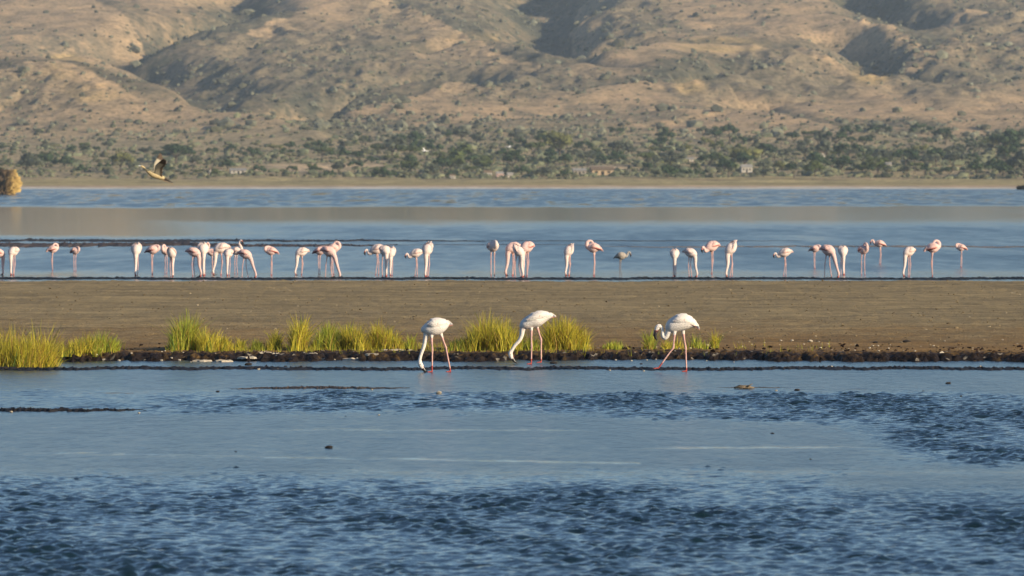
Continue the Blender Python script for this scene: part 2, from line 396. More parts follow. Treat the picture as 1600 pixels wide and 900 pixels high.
def seg_mask(px, row, blobs):
    m = np.zeros(px.shape)
    for b in blobs: m = np.maximum(m, blob(px, row, *b))
    return m
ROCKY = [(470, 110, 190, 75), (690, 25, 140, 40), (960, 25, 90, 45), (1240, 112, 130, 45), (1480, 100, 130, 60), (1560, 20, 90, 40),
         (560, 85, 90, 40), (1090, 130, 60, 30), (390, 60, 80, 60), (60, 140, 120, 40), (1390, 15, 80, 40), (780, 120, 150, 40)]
BARE = [(1200, 78, 110, 14), (210, 160, 230, 30), (350, 190, 130, 22), (300, 5, 100, 30), (640, 60, 80, 30), (800, 100, 130, 20), (480, 8, 90, 14),
        (1230, 198, 150, 16), (1500, 32, 80, 12), (1350, 150, 240, 30), (1500, 190, 130, 22), (120, 20, 130, 30), (1085, 145, 60, 18), (990, 95, 80, 14), (430, 40, 60, 20)]
SCRUB_SHADE = [(232, 72, 40, 16), (320, 120, 55, 18), (455, 168, 60, 16), (545, 152, 80, 12), (850, 25, 28, 45), (930, 76, 50, 8), (1390, 92, 40, 26), (1375, 12, 50, 20), (1112, 112, 30, 14), (1010, 126, 50, 7), (1400, 196, 85, 13), (650, 70, 40, 7), (640, 210, 45, 12), (560, 190, 90, 14)]  # dark hollows: scrub cover, with hillside shade also put into the colour
YELLOW = [(115, 112, 45, 14), (150, 140, 50, 18), (1080, 132, 26, 14), (740, 62, 40, 12), (1130, 70, 70, 12), (1360, 118, 30, 14), (100, 95, 30, 10)]
def hill_height(X, Y):
    base = base_z(Y)
    hm = sstep(1820, 2050, Y)
    Xw = X + 7 * samp(HW, X, Y, 900.0) * hm; Yw = Y + 16 * samp(HW, Y + 300, X, 900.0) * hm
    z = base + hm * (0.9 * samp(HM, X + 100, Y * 0.8, 900.0))
    for P, s1, s2 in SPURS:
        d, zc, sd = polyd(Xw, Yw, P)
        cr = sorted(P)[0][0]
        # camera side: below the crest line in Y
        near = np.where(sd * (1 if P[-1][0] > P[0][0] else -1) < 0, 1.0, 0.0)
        sl = np.where(near > 0, s1, s2)
        dd = np.sqrt(d * d + 16) - 4
        surf = zc - sl * dd * (1 + 0.15 * samp(HW, X, Y + 200, 600.0))
        k = 3.0
        z = np.where(surf - z > 3 * k, surf, np.where(z - surf > 3 * k, z, np.log(np.exp(np.clip((z - surf) / k, -40, 40)) + 1) * k + surf))
    for P, dep, wd in GULLY:
        d, _, _ = polyd(Xw, Yw, P)
        z = z - dep * np.exp(-(d / wd) ** 2 * 1.2)
    row = YH - (z - H) * F / Y; px = to_px(X, Y)
    rk = seg_mask(px, row, ROCKY) * hm
    rid = 1 - np.abs(samp(HR, X, Y * 0.6, 900.0)); rid2 = 1 - np.abs(samp(HR, X * 1.3 + 50, Y, 430.0))
    z = z + hm * (0.22 * samp(HG, X, Y * 0.7, 700.0) + 0.12 * rid) + rk * (0.95 * rid + 0.7 * rid2 - 0.6)
    z = z + 0.35 * samp(HG, X, Y, 700.0) * sstep(1200, 1500, Y)
    return z, rk
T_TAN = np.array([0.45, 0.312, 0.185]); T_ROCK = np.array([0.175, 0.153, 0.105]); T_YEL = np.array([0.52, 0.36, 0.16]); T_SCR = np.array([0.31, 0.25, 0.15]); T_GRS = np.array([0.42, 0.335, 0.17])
def hills():
    ys = np.concatenate([[1060, 1100], np.arange(1115, 1160, 3.0), np.arange(1160, 1820, 9.0), np.arange(1820, 3085, 2.6), [3150, 3300, 3500]])
    us = np.concatenate([[-14, -9, -6, -4, -3, -2.4, -2, -1.7], np.linspace(-1.42, 1.42, 560), [1.7, 2, 2.4, 3, 4, 6, 9, 14]])
    X = (800 * ys / F)[:, None] * us[None, :]; Y = np.repeat(ys[:, None], len(us), 1)
    Z, rk = hill_height(X, Y)
    px = to_px(X, Y); row = YH - (Z - H) * F / Y
    n1 = samp(NA, X + 40, Y * 0.5, 230.0); n2 = samp(NB, X, Y * 0.35, 90.0)
    scr = sstep(-0.3, 1.3, n1 * 0.7 + n2 * 0.6) * 0.75
    bare = seg_mask(px, row, BARE); yel = seg_mask(px, row, YELLOW)
    scr = scr * (1 - 0.75 * bare)
    c = T_TAN * (1 - scr[..., None]) + T_ROCK * scr[..., None]
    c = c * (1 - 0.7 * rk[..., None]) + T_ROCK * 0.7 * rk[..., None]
    c = c * (1 - 0.8 * yel[..., None]) + T_YEL * 0.8 * yel[..., None]
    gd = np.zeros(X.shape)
    gd = seg_mask(px, row, SCRUB_SHADE) * 0.7 * (0.8 + 0.35 * n2)  # scrub tone that also paints in part of the slope shadows
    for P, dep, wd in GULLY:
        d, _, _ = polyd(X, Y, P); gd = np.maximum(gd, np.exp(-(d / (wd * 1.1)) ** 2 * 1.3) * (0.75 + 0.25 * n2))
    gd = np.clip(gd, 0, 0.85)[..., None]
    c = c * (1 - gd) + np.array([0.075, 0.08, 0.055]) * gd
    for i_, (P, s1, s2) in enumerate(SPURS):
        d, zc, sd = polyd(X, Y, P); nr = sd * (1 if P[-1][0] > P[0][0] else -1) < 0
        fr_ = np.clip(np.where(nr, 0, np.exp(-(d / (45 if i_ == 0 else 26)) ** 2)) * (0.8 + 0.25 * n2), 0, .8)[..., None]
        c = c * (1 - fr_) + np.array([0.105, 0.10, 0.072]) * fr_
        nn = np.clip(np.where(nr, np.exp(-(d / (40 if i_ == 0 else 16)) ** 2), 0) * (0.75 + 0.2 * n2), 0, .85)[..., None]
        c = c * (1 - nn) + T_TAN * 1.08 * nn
    tl = (1 - sstep(1830, 1960, Y)) * sstep(1440, 1520, Y)
    c = c * (1 - 0.75 * tl[..., None]) + T_SCR * 0.75 * tl[..., None]
    # bare clearings inside the tree belt
    clr = np.maximum.reduce([blob(px, row, 520, 260, 110, 4.5), blob(px, row, 940, 262, 45, 3.5), blob(px, row, 1090, 248, 30, 3), blob(px, row, 430, 265, 60, 4), blob(px, row, 1310, 208, 30, 5)])
    c = c * (1 - clr[..., None]) + np.array([0.5, 0.37, 0.24]) * clr[..., None]
    sh = 1 - sstep(1430, 1520, Y + 45 * n2 + 20 * samp(HG, X, Y, 300.0))
    band = np.where((row > 289.5)[..., None], np.array([0.52, 0.37, 0.24]), T_GRS)
    band = band * (0.9 + 0.14 * samp(NB, X * 0.4, Y, 160.0))[..., None]
    c = c * (1 - sh[..., None]) + band * sh[..., None]
    salt = (1 - sstep(0.15, 0.42, Z + 0.06 * n2)) 
    c = c * (1 - salt[..., None]) + np.array([0.62, 0.57, 0.52]) * salt[..., None]
    V = np.stack([X.ravel(), Y.ravel(), Z.ravel()], 1)
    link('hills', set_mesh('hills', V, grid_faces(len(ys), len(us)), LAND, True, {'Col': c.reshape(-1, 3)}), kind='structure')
hills()
def hz(x, y): return float(hill_height(np.array([[float(x)]]), np.array([[float(y)]]))[0][0, 0])
def ground_hit(px, row, y0=1180, y1=3050):
    """first point of the far land seen at this photo position"""
    ys = np.arange(y0, y1, 2.0); X = px2x(px, ys)
    z, _ = hill_height(X[None, :], ys[None, :]); rr = YH - (z[0] - H) * F / ys
    k = np.argmax(rr <= row)
    if rr[k] > row: k = len(ys) - 1
    return float(X[k]), float(ys[k]), float(z[0][k])

# ------------------------------------------------------------------ small vegetation on the far side (uncountable)
ICO_V = None
def ico(sub=1):
    import bmesh
    bm = bmesh.new(); bmesh.ops.create_icosphere(bm, subdivisions=sub, radius=1.0)
    V = np.array([v.co[:] for v in bm.verts]); Fc = np.array([[v.index for v in f.verts] for f in bm.faces]); bm.free()
    return V, Fc
I1 = ico(1); I2 = ico(2)
def lumps(name, P, rad, flat, cols, mat, label, cat, seed, ic=I1, jit=0.35, kind='stuff'):
    rg = np.random.default_rng(seed); n = len(P); V0, F0 = ic; nv = len(V0)
    r = 1 + jit * rg.uniform(-1, 1, (n, nv, 1))
    st = rg.uniform(0.75, 1.3, (n, 1, 3)); st[:, :, 2] = 1
    V = V0[None] * r * st * rad[:, None, None]; V[:, :, 2] *= flat[:, None]
    V = V + P[:, None, :]; Fc = F0[None] + (np.arange(n) * nv)[:, None, None]
    c = np.repeat(cols[:, None, :], nv, 1) * rg.uniform(0.75, 1.25, (n, nv, 1))
    return link(name, set_mesh(name, V.reshape(-1, 3), Fc.reshape(-1, 3), mat, False, {'Col': c.reshape(-1, 3)}), label=label, cat=cat, kind=kind)
def scatter_scrub():
    rg = np.random.default_rng(5)
    n = 60000
    Y = rg.uniform(1860, 3020, n); X = rg.uniform(-1.25, 1.25, n) * 800 * Y / F
    Z, rk = hill_height(X[None, :], Y[None, :]); Z = Z[0]; rk = rk[0]
    px = to_px(X, Y); row = YH - (Z - H) * F / Y
    den = 0.2 + 0.4 * rk + 0.35 * sstep(-0.2, 1.4, samp(NA, X + 40, Y * 0.5, 230.0) * 0.7 + samp(NB, X, Y * 0.35, 90.0) * 0.6)
    den *= (1 - 0.8 * seg_mask(px, row, BARE)) * (1 - 0.8 * seg_mask(px, row, YELLOW))
    for P, dep, wd in GULLY:
        d, _, _ = polyd(X, Y, P); den = den + 0.5 * np.exp(-(d / (wd * 0.8)) ** 2)
    den = np.where(Y < 2000, den + 0.25, den)
    den = den * 0.65 * (1 - 0.45 * sstep(1950, 2150, Y)) + 0.4 * seg_mask(px, row, SCRUB_SHADE)
    k = rg.uniform(0, 1, n) < den * 0.8
    X, Y, Z, rk = X[k], Y[k], Z[k], rk[k]; n = len(X)
    rad = rg.lognormal(-0.5, 0.5, n); rad = np.clip(rad, 0.2, 2.6)
    cols = np.array([0.11, 0.11, 0.08])[None] * rg.uniform(0.6, 1.5, (n, 1)) + rg.uniform(0, 0.03, (n, 1)) * np.array([[1.0, .8, .3]])
    lumps('hillside_scrub', np.stack([X, Y, Z + rad * 0.25], 1), rad, rg.uniform(0.55, 0.95, n), cols, SCRUB,
          'low grey green scrub dotted all over the dry hillsides', 'scrub', 6)
    # undergrowth of the tree belt
    n = 22000
    Y = rg.uniform(1490, 1930, n); X = rg.uniform(-1.3, 1.3, n) * 800 * Y / F
    Z = hill_height(X[None, :], Y[None, :])[0][0]
    px = to_px(X, Y); row = YH - (Z - H) * F / Y
    den = 0.15 + 0.3 * sstep(-0.8, 0.8, samp(NB, X, Y * 0.4, 120.0)) + 0.28 * sstep(400, 800, px); den = den * (1 - 0.6 * sstep(1740, 1860, Y))
    den *= 1 - np.maximum.reduce([blob(px, row, 520, 260, 110, 4.5), blob(px, row, 940, 262, 45, 3.5), blob(px, row, 1090, 248, 30, 3), blob(px, row, 430, 265, 60, 4)])
    k = rg.uniform(0, 1, n) < den; X, Y, Z = X[k], Y[k], Z[k]; n = len(X)
    rad = np.clip(rg.lognormal(-0.5, 0.45, n), 0.25, 1.8)
    cols = np.array([0.085, 0.095, 0.058])[None] * rg.uniform(0.5, 1.5, (n, 1)) + rg.uniform(0, 0.06, (n, 1)) * np.array([[1.0, .8, .4]])
    lumps('shore_undergrowth', np.stack([X, Y, Z + rad * 0.3], 1), rad, rg.uniform(0.5, 0.8, n), cols, SCRUB,
          'low olive and straw undergrowth between the far shore trees', 'undergrowth', 8)
scatter_scrub()

# ------------------------------------------------------------------ far shore trees
def crown_mesh(seed, kind, tone):
    """unit tree: total height 1, crown half width given by kind"""
    rg = np.random.default_rng(seed); Vs, Fs, Cs = [], [], []; off = 0
    if kind == 'umbrella': n, hw, z0, z1 = 9, 0.85, 0.55, 0.92
    elif kind == 'round': n, hw, z0, z1 = 10, 0.62, 0.3, 0.85
    else: n, hw, z0, z1 = 9, 1.0, 0.16, 0.72
    cen = []
    for i in range(n):
        a = rg.uniform(0, 2 * math.pi); r = hw * math.sqrt(rg.uniform(0, 1)) * 0.72
        zz = z0 + (z1 - z0) * (1 - (r / hw) ** 2) * rg.uniform(0.35, 1.0)
        rr = rg.uniform(0.16, 0.30) * (1.0 if kind != 'umbrella' else 0.9)
        cen.append((r * math.cos(a), r * math.sin(a), zz, rr))
        V0, F0 = I1
        V = V0 * (1 + 0.35 * rg.uniform(-1, 1, (len(V0), 1))) * rr * 0.8; V[:, 2] *= 0.6
        V = V + np.array([r * math.cos(a), r * math.sin(a), zz]); Vs.append(V); Fs.append(F0 + off); off += len(V0)
        Cs.append(np.repeat(np.array([tone]) * rg.uniform(0.8, 1.2), len(V0), 0))
    m = 420
    ci = rg.integers(0, n, m); d = rg.normal(size=(m, 3)); d /= np.linalg.norm(d, axis=1)[:, None]; d[:, 2] *= 0.62
    ctr = np.array(cen)[ci, :3] + d * np.array(cen)[ci, 3:4] * rg.uniform(0.7, 1.25, (m, 1))
    a = rg.normal(size=(m, 3)); b = rg.normal(size=(m, 3)); a /= np.linalg.norm(a, axis=1)[:, None]; b /= np.linalg.norm(b, axis=1)[:, None]
    s = rg.uniform(0.035, 0.075, (m, 1))
    V = np.stack([ctr + a * s, ctr + b * s, ctr - a * s * 0.8 - b * s * 0.3], 1).reshape(-1, 3)
    Vs.append(V); Fs.append(np.arange(m * 3).reshape(-1, 3) + off)
    Cs.append(np.repeat(np.array([tone]) * rg.uniform(0.6, 1.6, (m, 1)), 3, 0))
    return set_mesh('crown', np.vstack(Vs), np.vstack(Fs), LEAF, False, {'Col': np.vstack(Cs)})
def tube(pts, rads, nseg=7):
    V, Fc = [], []
    P = [Vector(p) for p in pts]
    for i, p in enumerate(P):
        t = (P[min(i + 1, len(P) - 1)] - P[max(i - 1, 0)]).normalized()
        u = t.cross(Vector((0, 1, 0.02))).normalized(); v = t.cross(u).normalized()
        for k in range(nseg):
            a = 2 * math.pi * k / nseg; V.append(p + (u * math.cos(a) + v * math.sin(a)) * rads[i])
    for i in range(len(P) - 1):
        for k in range(nseg):
            k2 = (k + 1) % nseg; Fc.append([i * nseg + k, i * nseg + k2, (i + 1) * nseg + k2, (i + 1) * nseg + k])
    Fc.append(list(range(nseg))[::-1]); Fc.append([(len(P) - 1) * nseg + k for k in range(nseg)])
    return V, Fc
def join(parts):
    V, Fc = [], []
    for v, f in parts:
        o = len(V); V += list(v); Fc += [[i + o for i in q] for q in f]
    return V, Fc
def trunk_mesh(seed, kind):
    r = random.Random(seed); top = {'umbrella': 0.6, 'round': 0.4, 'bush': 0.22}[kind]; w_ = {'umbrella': 0.6, 'round': 0.4, 'bush': 0.6}[kind]
    parts = [tube([(0, 0, -0.06), (0.01, 0, top * 0.3), (0.02, 0.01, top * 0.55)], [0.055, 0.04, 0.032], 6)]
    for k in range(4):
        a = k * 1.6 + r.uniform(-.4, .4); R_ = w_ * r.uniform(.5, .9)
        parts.append(tube([(0.02, 0.01, top * 0.5), (math.cos(a) * R_ * .5, math.sin(a) * R_ * .5, top * 0.9), (math.cos(a) * R_, math.sin(a) * R_, top * 1.15)], [0.028, 0.018, 0.006], 5))
    V, Fc = join(parts)
    return set_mesh('trunk', V, Fc, BARK, True)
TONES = {'dark green': (0.042, 0.066, 0.028), 'olive green': (0.085, 0.105, 0.034), 'grey green': (0.085, 0.095, 0.065), 'yellow green': (0.15, 0.15, 0.05)}
KIND = {'umbrella': 'flat topped tree', 'round': 'round crowned tree', 'bush': 'broad low bush'}
PROTO = {}
sd = 100
for kd in KIND:
    for tn, tc in TONES.items():
        PROTO[(kd, tn)] = []
        for q in range(2):
            sd += 1; PROTO[(kd, tn)].append((crown_mesh(sd, kd, tc), trunk_mesh(sd, kd)))
ZONES = [(0, 'near the yellow rock'), (200, 'behind the flying bird'), (330, "at the left spur's foot"), (480, 'above the pale strip'), (640, 'behind the pale huts'),
         (820, 'left of the ochre house'), (960, 'right of the ochre house'), (1130, 'by the white house'), (1290, 'below the tan mound'), (1460, 'near the right edge')]
TREES = {}
def plant_tree(px, row, wpx, kd, tn, q, label=None):
    x, y, z = ground_hit(px, row)
    hw = {'umbrella': 0.85, 'round': 0.62, 'bush': 1.0}[kd]
    h = wpx * y / F / 2 / hw
    cm, tm = PROTO[(kd, tn)][q % 2]
    nm = {'umbrella': 'acacia_tree', 'round': 'shore_tree', 'bush': 'shore_bush'}[kd]
    zone = [t for a, t in ZONES if px >= a or a == 0][-1]
    size = 'small' if wpx < 17 else ('medium' if wpx < 28 else 'large')
    depth = 'front row' if row > 258 else ('middle row' if row > 238 else 'back row')
    lb = label or f'{size} {tn} {KIND[kd]}, {depth}, {zone}'
    o = link(nm, None, loc=(x, y, z), label=lb, cat='bush' if kd == 'bush' else 'tree', group='trees and bushes of the far shore')
    TREES.setdefault(lb, []).append((px, o))
    o.rotation_euler = (0, 0, R.uniform(0, 6.28)); o.scale = (h, h, h * R.uniform(0.85, 1.2))
    link('crown', cm, o); link('trunk', tm, o)
SPECIAL = [
    (640, 224, 56, 'bush', 'dark green', 'wide blue green thicket in a hollow at the back, above the white flying bird'),
    (595, 278, 42, 'bush', 'dark green', 'dark low bush on the beach edge, right end of the pale strip'),
    (690, 276, 44, 'umbrella', 'dark green', 'big dark tree just left of the pale huts'),
    (800, 268, 46, 'umbrella', 'dark green', 'big dark flat crowned tree over the pale huts'),
    (1163, 262, 34, 'round', 'dark green', 'dark round tree right above the white house'),
    (1055, 274, 36, 'bush', 'dark green', 'dark bush between ochre building and white house, front row'),
    (1415, 263, 52, 'umbrella', 'dark green', 'widest dark flat topped tree, near the right end of the shore'),
    (1355, 270, 34, 'bush', 'dark green', 'dark bush left of the widest flat topped tree'),
    (72, 262, 52, 'bush', 'dark green', 'long dark bush right of the yellow rock'),
    (275, 258, 56, 'umbrella', 'dark green', 'large dark tree to the right of the flying brown bird'),
    (228, 240, 30, 'bush', 'grey green', 'grey green bush directly above the flying brown bird'),
    (395, 246, 40, 'bush', 'dark green', 'dark bush where the left hill spur meets the plain'),
    (490, 272, 36, 'bush', 'olive green', 'olive bush in front of the pale strip of ground'),
    (405, 272, 36, 'bush', 'dark green', 'dark bush left of the pale strip of ground'),
    (1330, 212, 46, 'bush', 'dark green', 'leftmost dark bush of the row behind the tan mound'),
    (1375, 208, 44, 'bush', 'dark green', 'middle dark bush of the row behind the tan mound'),
    (1440, 210, 50, 'bush', 'dark green', 'rightmost dark bush of the row behind the tan mound'),
    (1525, 276, 30, 'round', 'dark green', 'dark round tree near the right end of the beach'),
    (1040, 226, 30, 'round', 'dark green', 'dark round tree in the back row above the ochre building'),
    (965, 215, 30, 'umbrella', 'dark green', 'small dark flat topped tree at the top of the belt'),
    (1265, 222, 34, 'umbrella', 'olive green', 'olive tree right under the slope of the tan mound'),
    (1350, 232, 38, 'umbrella', 'dark green', 'dark flat topped tree in the middle of the belt, right of centre'),
    (1210, 250, 36, 'umbrella', 'dark green', 'dark flat topped tree up and right of the white house'),
    (935, 250, 34, 'bush', 'dark green', 'dark bush above the ochre walled building'),
]
for s_ in SPECIAL: plant_tree(*s_[:5], R.randint(0, 1), s_[5])
def free_clear(px, row):
    for cx, cy, rx, ry in [(520, 260, 105, 5), (940, 266, 42, 9), (430, 266, 55, 5), (1165, 268, 16, 8), (780, 275, 40, 6), (1310, 208, 22, 6)]:
        if abs(px - cx) < rx and -2 < row - cy < ry + 4: return False
    return True
cnt = 0; spots = []
while cnt < 268:
    px = R.uniform(-40, 1640); row = 217 + 62 * R.random() ** 0.85
    if px < 440 and R.random() < 0.45: continue
    if px < 480 and row < 232 + (480 - px) * 0.0: continue
    wpx = min(44, max(9, R.lognormvariate(3.12, 0.36))) * (0.75 + 0.4 * (row - 215) / 63)
    if any(abs(px - a) < (wpx + c) * 0.36 and abs(row - b) < 4.5 for a, b, c in spots): continue
    if not free_clear(px, row): continue
    spots.append((px, row, wpx))
    kd = R.choices(['umbrella', 'round', 'bush'], [4, 3, 5])[0]; tn = R.choices(list(TONES), [7, 3, 3, 0.8])[0]; wpx = wpx * (1.42 if px > 600 else (1.2 if px > 480 else 1.0))
    plant_tree(px, row, wpx, kd, tn, cnt); cnt += 1
for lb, L in TREES.items():
    if len(L) > 1:
        L.sort(key=lambda t: t[0])
        names = {2: ['leftmost', 'rightmost'], 3: ['leftmost', 'middle', 'rightmost']}.get(len(L)) or ['leftmost', 'second'] + ['third', 'fourth', 'fifth'][:len(L) - 3] + ['rightmost']
        for nm, (p_, o_) in zip(names, L): o_['label'] = nm + ' ' + lb

# ------------------------------------------------------------------ huts of the far shore
def box(x0, x1, y0, y1, z0, z1):
    V = [(x0, y0, z0), (x1, y0, z0), (x1, y1, z0), (x0, y1, z0), (x0, y0, z1), (x1, y0, z1), (x1, y1, z1), (x0, y1, z1)]
    return V, [[0, 3, 2, 1], [4, 5, 6, 7], [0, 1, 5, 4], [1, 2, 6, 5], [2, 3, 7, 6], [3, 0, 4, 7]]
def hut(px, row, wpx, hpx, wall, roof, name, label, cat='house', gable=True, rot=0.15, ndoor=1, nwin=2):
    x, y, z = ground_hit(px, row)
    s = y / F; w_ = wpx * s / 2; h = hpx * s; d = w_ * 0.7; hw = h * 0.66
    o = link(name, None, loc=(x, y, z - 0.05), label=label, cat=cat, group='small buildings on the far shore'); o.rotation_euler = (0, 0, rot)
    link('wall', set_mesh('wall', *box(-w_, w_, -d, d, 0, hw), wall), o)
    e = w_ * 0.12
    V = [(-w_ - e, -d - e, hw - .02), (w_ + e, -d - e, hw - .02), (w_ + e, d + e, hw - .02), (-w_ - e, d + e, hw - .02), (-w_ - e * .5, 0, h), (w_ + e * .5, 0, h)]
    link('roof', set_mesh('roof', V, [[0, 1, 5, 4], [2, 3, 4, 5], [1, 2, 5], [3, 0, 4], [0, 3, 2, 1]], roof), o)
    for k in range(ndoor):
        link('door', set_mesh('door', *box(-w_ * .15 + k * w_ * .8, w_ * .12 + k * w_ * .8, -d - .04, -d + .02, 0, hw * .72), DARKM), o)
    for k in range(nwin):
        cx = (-0.6 + 1.15 * k) * w_
        link('window', set_mesh('window', *box(cx - w_ * .13, cx + w_ * .13, -d - .04, -d + .02, hw * .4, hw * .75), DARKM), o)
hut(1166, 270, 17, 13, WALLM, ROOFM, 'house', 'white walled house with a dark doorway beneath the dark round tree')
hut(940, 274, 34, 13, TANWALL, THATCH, 'house', 'long low house with ochre walls on the far beach', nwin=2)
hut(905, 273, 20, 10, mat_flat('grey_mud_wall', (0.3, 0.26, 0.22), 0.9), ROOFM, 'hut', 'grey walled hut just left of the ochre walled house')
hut(762, 276, 12, 10, WALLM, THATCH, 'hut', 'pale hut left of centre, leftmost of the row under the dark tree', 'hut')
hut(781, 277, 11, 9, mat_flat('pink_plaster', (0.62, 0.42, 0.36), 0.85), ROOFM, 'hut', 'pinkish walled hut, middle of the row under the dark tree', 'hut')
hut(797, 277, 9, 8, WALLM, ROOFM, 'hut', 'smallest white hut, right end of the row under the dark tree', 'hut')
hut(707, 279, 9, 7, WALLM, THATCH, 'hut', 'tiny white hut by itself at the edge of the beach', 'hut')
hut(337, 271, 20, 9, WALLM, THATCH, 'hut', 'pale low hut among bushes, right of the flying bird', 'hut')
hut(372, 271, 24, 8, WALLM, ROOFM, 'hut', 'wide pale hut among bushes, second right of the flying bird', 'hut')
hut(1284, 245, 12, 9, WALLM, THATCH, 'hut', 'pale hut high among the trees below the tan mound', 'hut')
hut(1388, 262, 9, 9, WALLM, ROOFM, 'hut', 'small white hut at the left foot of the widest dark tree', 'hut')
hut(1305, 266, 12, 7, WALLM, THATCH, 'hut', 'pale hut behind bushes between the white house and right edge', 'hut')
hut(1075, 252, 16, 6, WALLM, ROOFM, 'hut', 'flat pale roofed hut among trees, above the dark front bush', 'hut')

# ------------------------------------------------------------------ rocks at both edges
def crag(name, label, x, y, z, sx, sy, sz, seed, cols):
    rg = np.random.default_rng(seed); V, Fc = ico(5)
    n = fft_noise(64, 2.2, seed + 50)
    ang = np.arctan2(V[:, 1], V[:, 0]); el = V[:, 2]
    d = samp(n, ang / 6.283, el * 0.35, 1.0); d2 = samp(NC, ang / 6.283 * 3, el * 0.7, 4.0)
    r = 1 + 0.17 * d + 0.10 * d2
    st = np.round((V[:, 2] + 0.08 * d) * 5) / 5
    V = V * r[:, None]; V[:, 2] = 0.6 * V[:, 2] + 0.4 * st
    V[:, 2] = np.clip(V[:, 2], -0.35, 0.86 + 0.05 * d2)
    V = V * np.array([sx, sy, sz])
    m = np.clip(0.3 + 0.3 * d2 + 0.15 * d + 3.0 * (V[:, 0] / sx - 0.72), 0, 1)[:, None]
    C = np.array(cols[0])[None] * m + np.array(cols[1])[None] * (1 - m)
    V[:, 0] *= 0.72 + 0.28 * np.clip((V[:, 2] + 0.1 * sz) / (0.9 * sz), 0, 1)
    link(name, set_mesh(name, V, Fc, ROCK, False, {'Col': C}), loc=(x, y, z), label=label, cat='rock')
yr = row2y(304)
crag('rock_outcrop', 'craggy yellow brown rock rising from the water at the left edge', px2x(-4, yr), yr, 0.35, 3.3, 2.9, 3.65, 4, [(0.50, 0.34, 0.12), (0.09, 0.06, 0.035)])
yr = row2y(296.5)
crag('rock_point', 'low black rock at the waterline on the right edge', px2x(1606, yr), yr, 0.0, 2.2, 2.0, 1.05, 9, [(0.05, 0.045, 0.04), (0.02, 0.02, 0.018)])

# ------------------------------------------------------------------ birds
def crom(P, n):
    P = [np.array(p, float) for p in P]; out = []
    P = [2 * P[0] - P[1]] + P + [2 * P[-1] - P[-2]]
    for i in range(1, len(P) - 2):
        for k in range(n):
            t = k / n; a, b, c, d = P[i - 1], P[i], P[i + 1], P[i + 2]
            out.append(0.5 * ((2 * b) + (-a + c) * t + (2 * a - 5 * b + 4 * c - d) * t * t + (-a + 3 * b - 3 * c + d) * t ** 3))
    out.append(P[-2]); return np.array(out)
def sweep(pts, n=6, seg=12):
    """pts rows: x, y, z, half thickness in the x-z plane, half width along y"""
    C = crom(pts, n); m = len(C); V = []
    T = np.gradient(C[:, :3], axis=0); T /= np.linalg.norm(T, axis=1)[:, None] + 1e-9
    for i in range(m):
        t = T[i]; yv = np.array([0, 1.0, 0]); u = np.cross(t, yv); L = np.linalg.norm(u)
        u = u / L if L > 1e-4 else np.array([0, 0, 1.0]); v = np.cross(u, t)
        for k in range(seg):
            a = 2 * math.pi * k / seg
            V.append(C[i, :3] + u * math.cos(a) * max(C[i, 3], 0.002) + v * math.sin(a) * max(C[i, 4], 0.002))
    Fc = []
    for i in range(m - 1):
        for k in range(seg):
            k2 = (k + 1) % seg; Fc.append([i * seg + k, i * seg + k2, (i + 1) * seg + k2, (i + 1) * seg + k])
    Fc.append(list(range(seg))[::-1]); Fc.append([(m - 1) * seg + k for k in range(seg)])
    return [Vector(v) for v in V], Fc
WHITE = (0.87, 0.78, 0.71); PINK = (0.62, 0.28, 0.22); ROSE = (0.55, 0.14, 0.12); LEG = (0.72, 0.42, 0.37); LEGR = (0.42, 0.08, 0.07); BLACK = (0.02, 0.015, 0.015); DARKR = (0.09, 0.025, 0.025)
GREYB = (0.42, 0.36, 0.31); GREYD = (0.10, 0.085, 0.075)
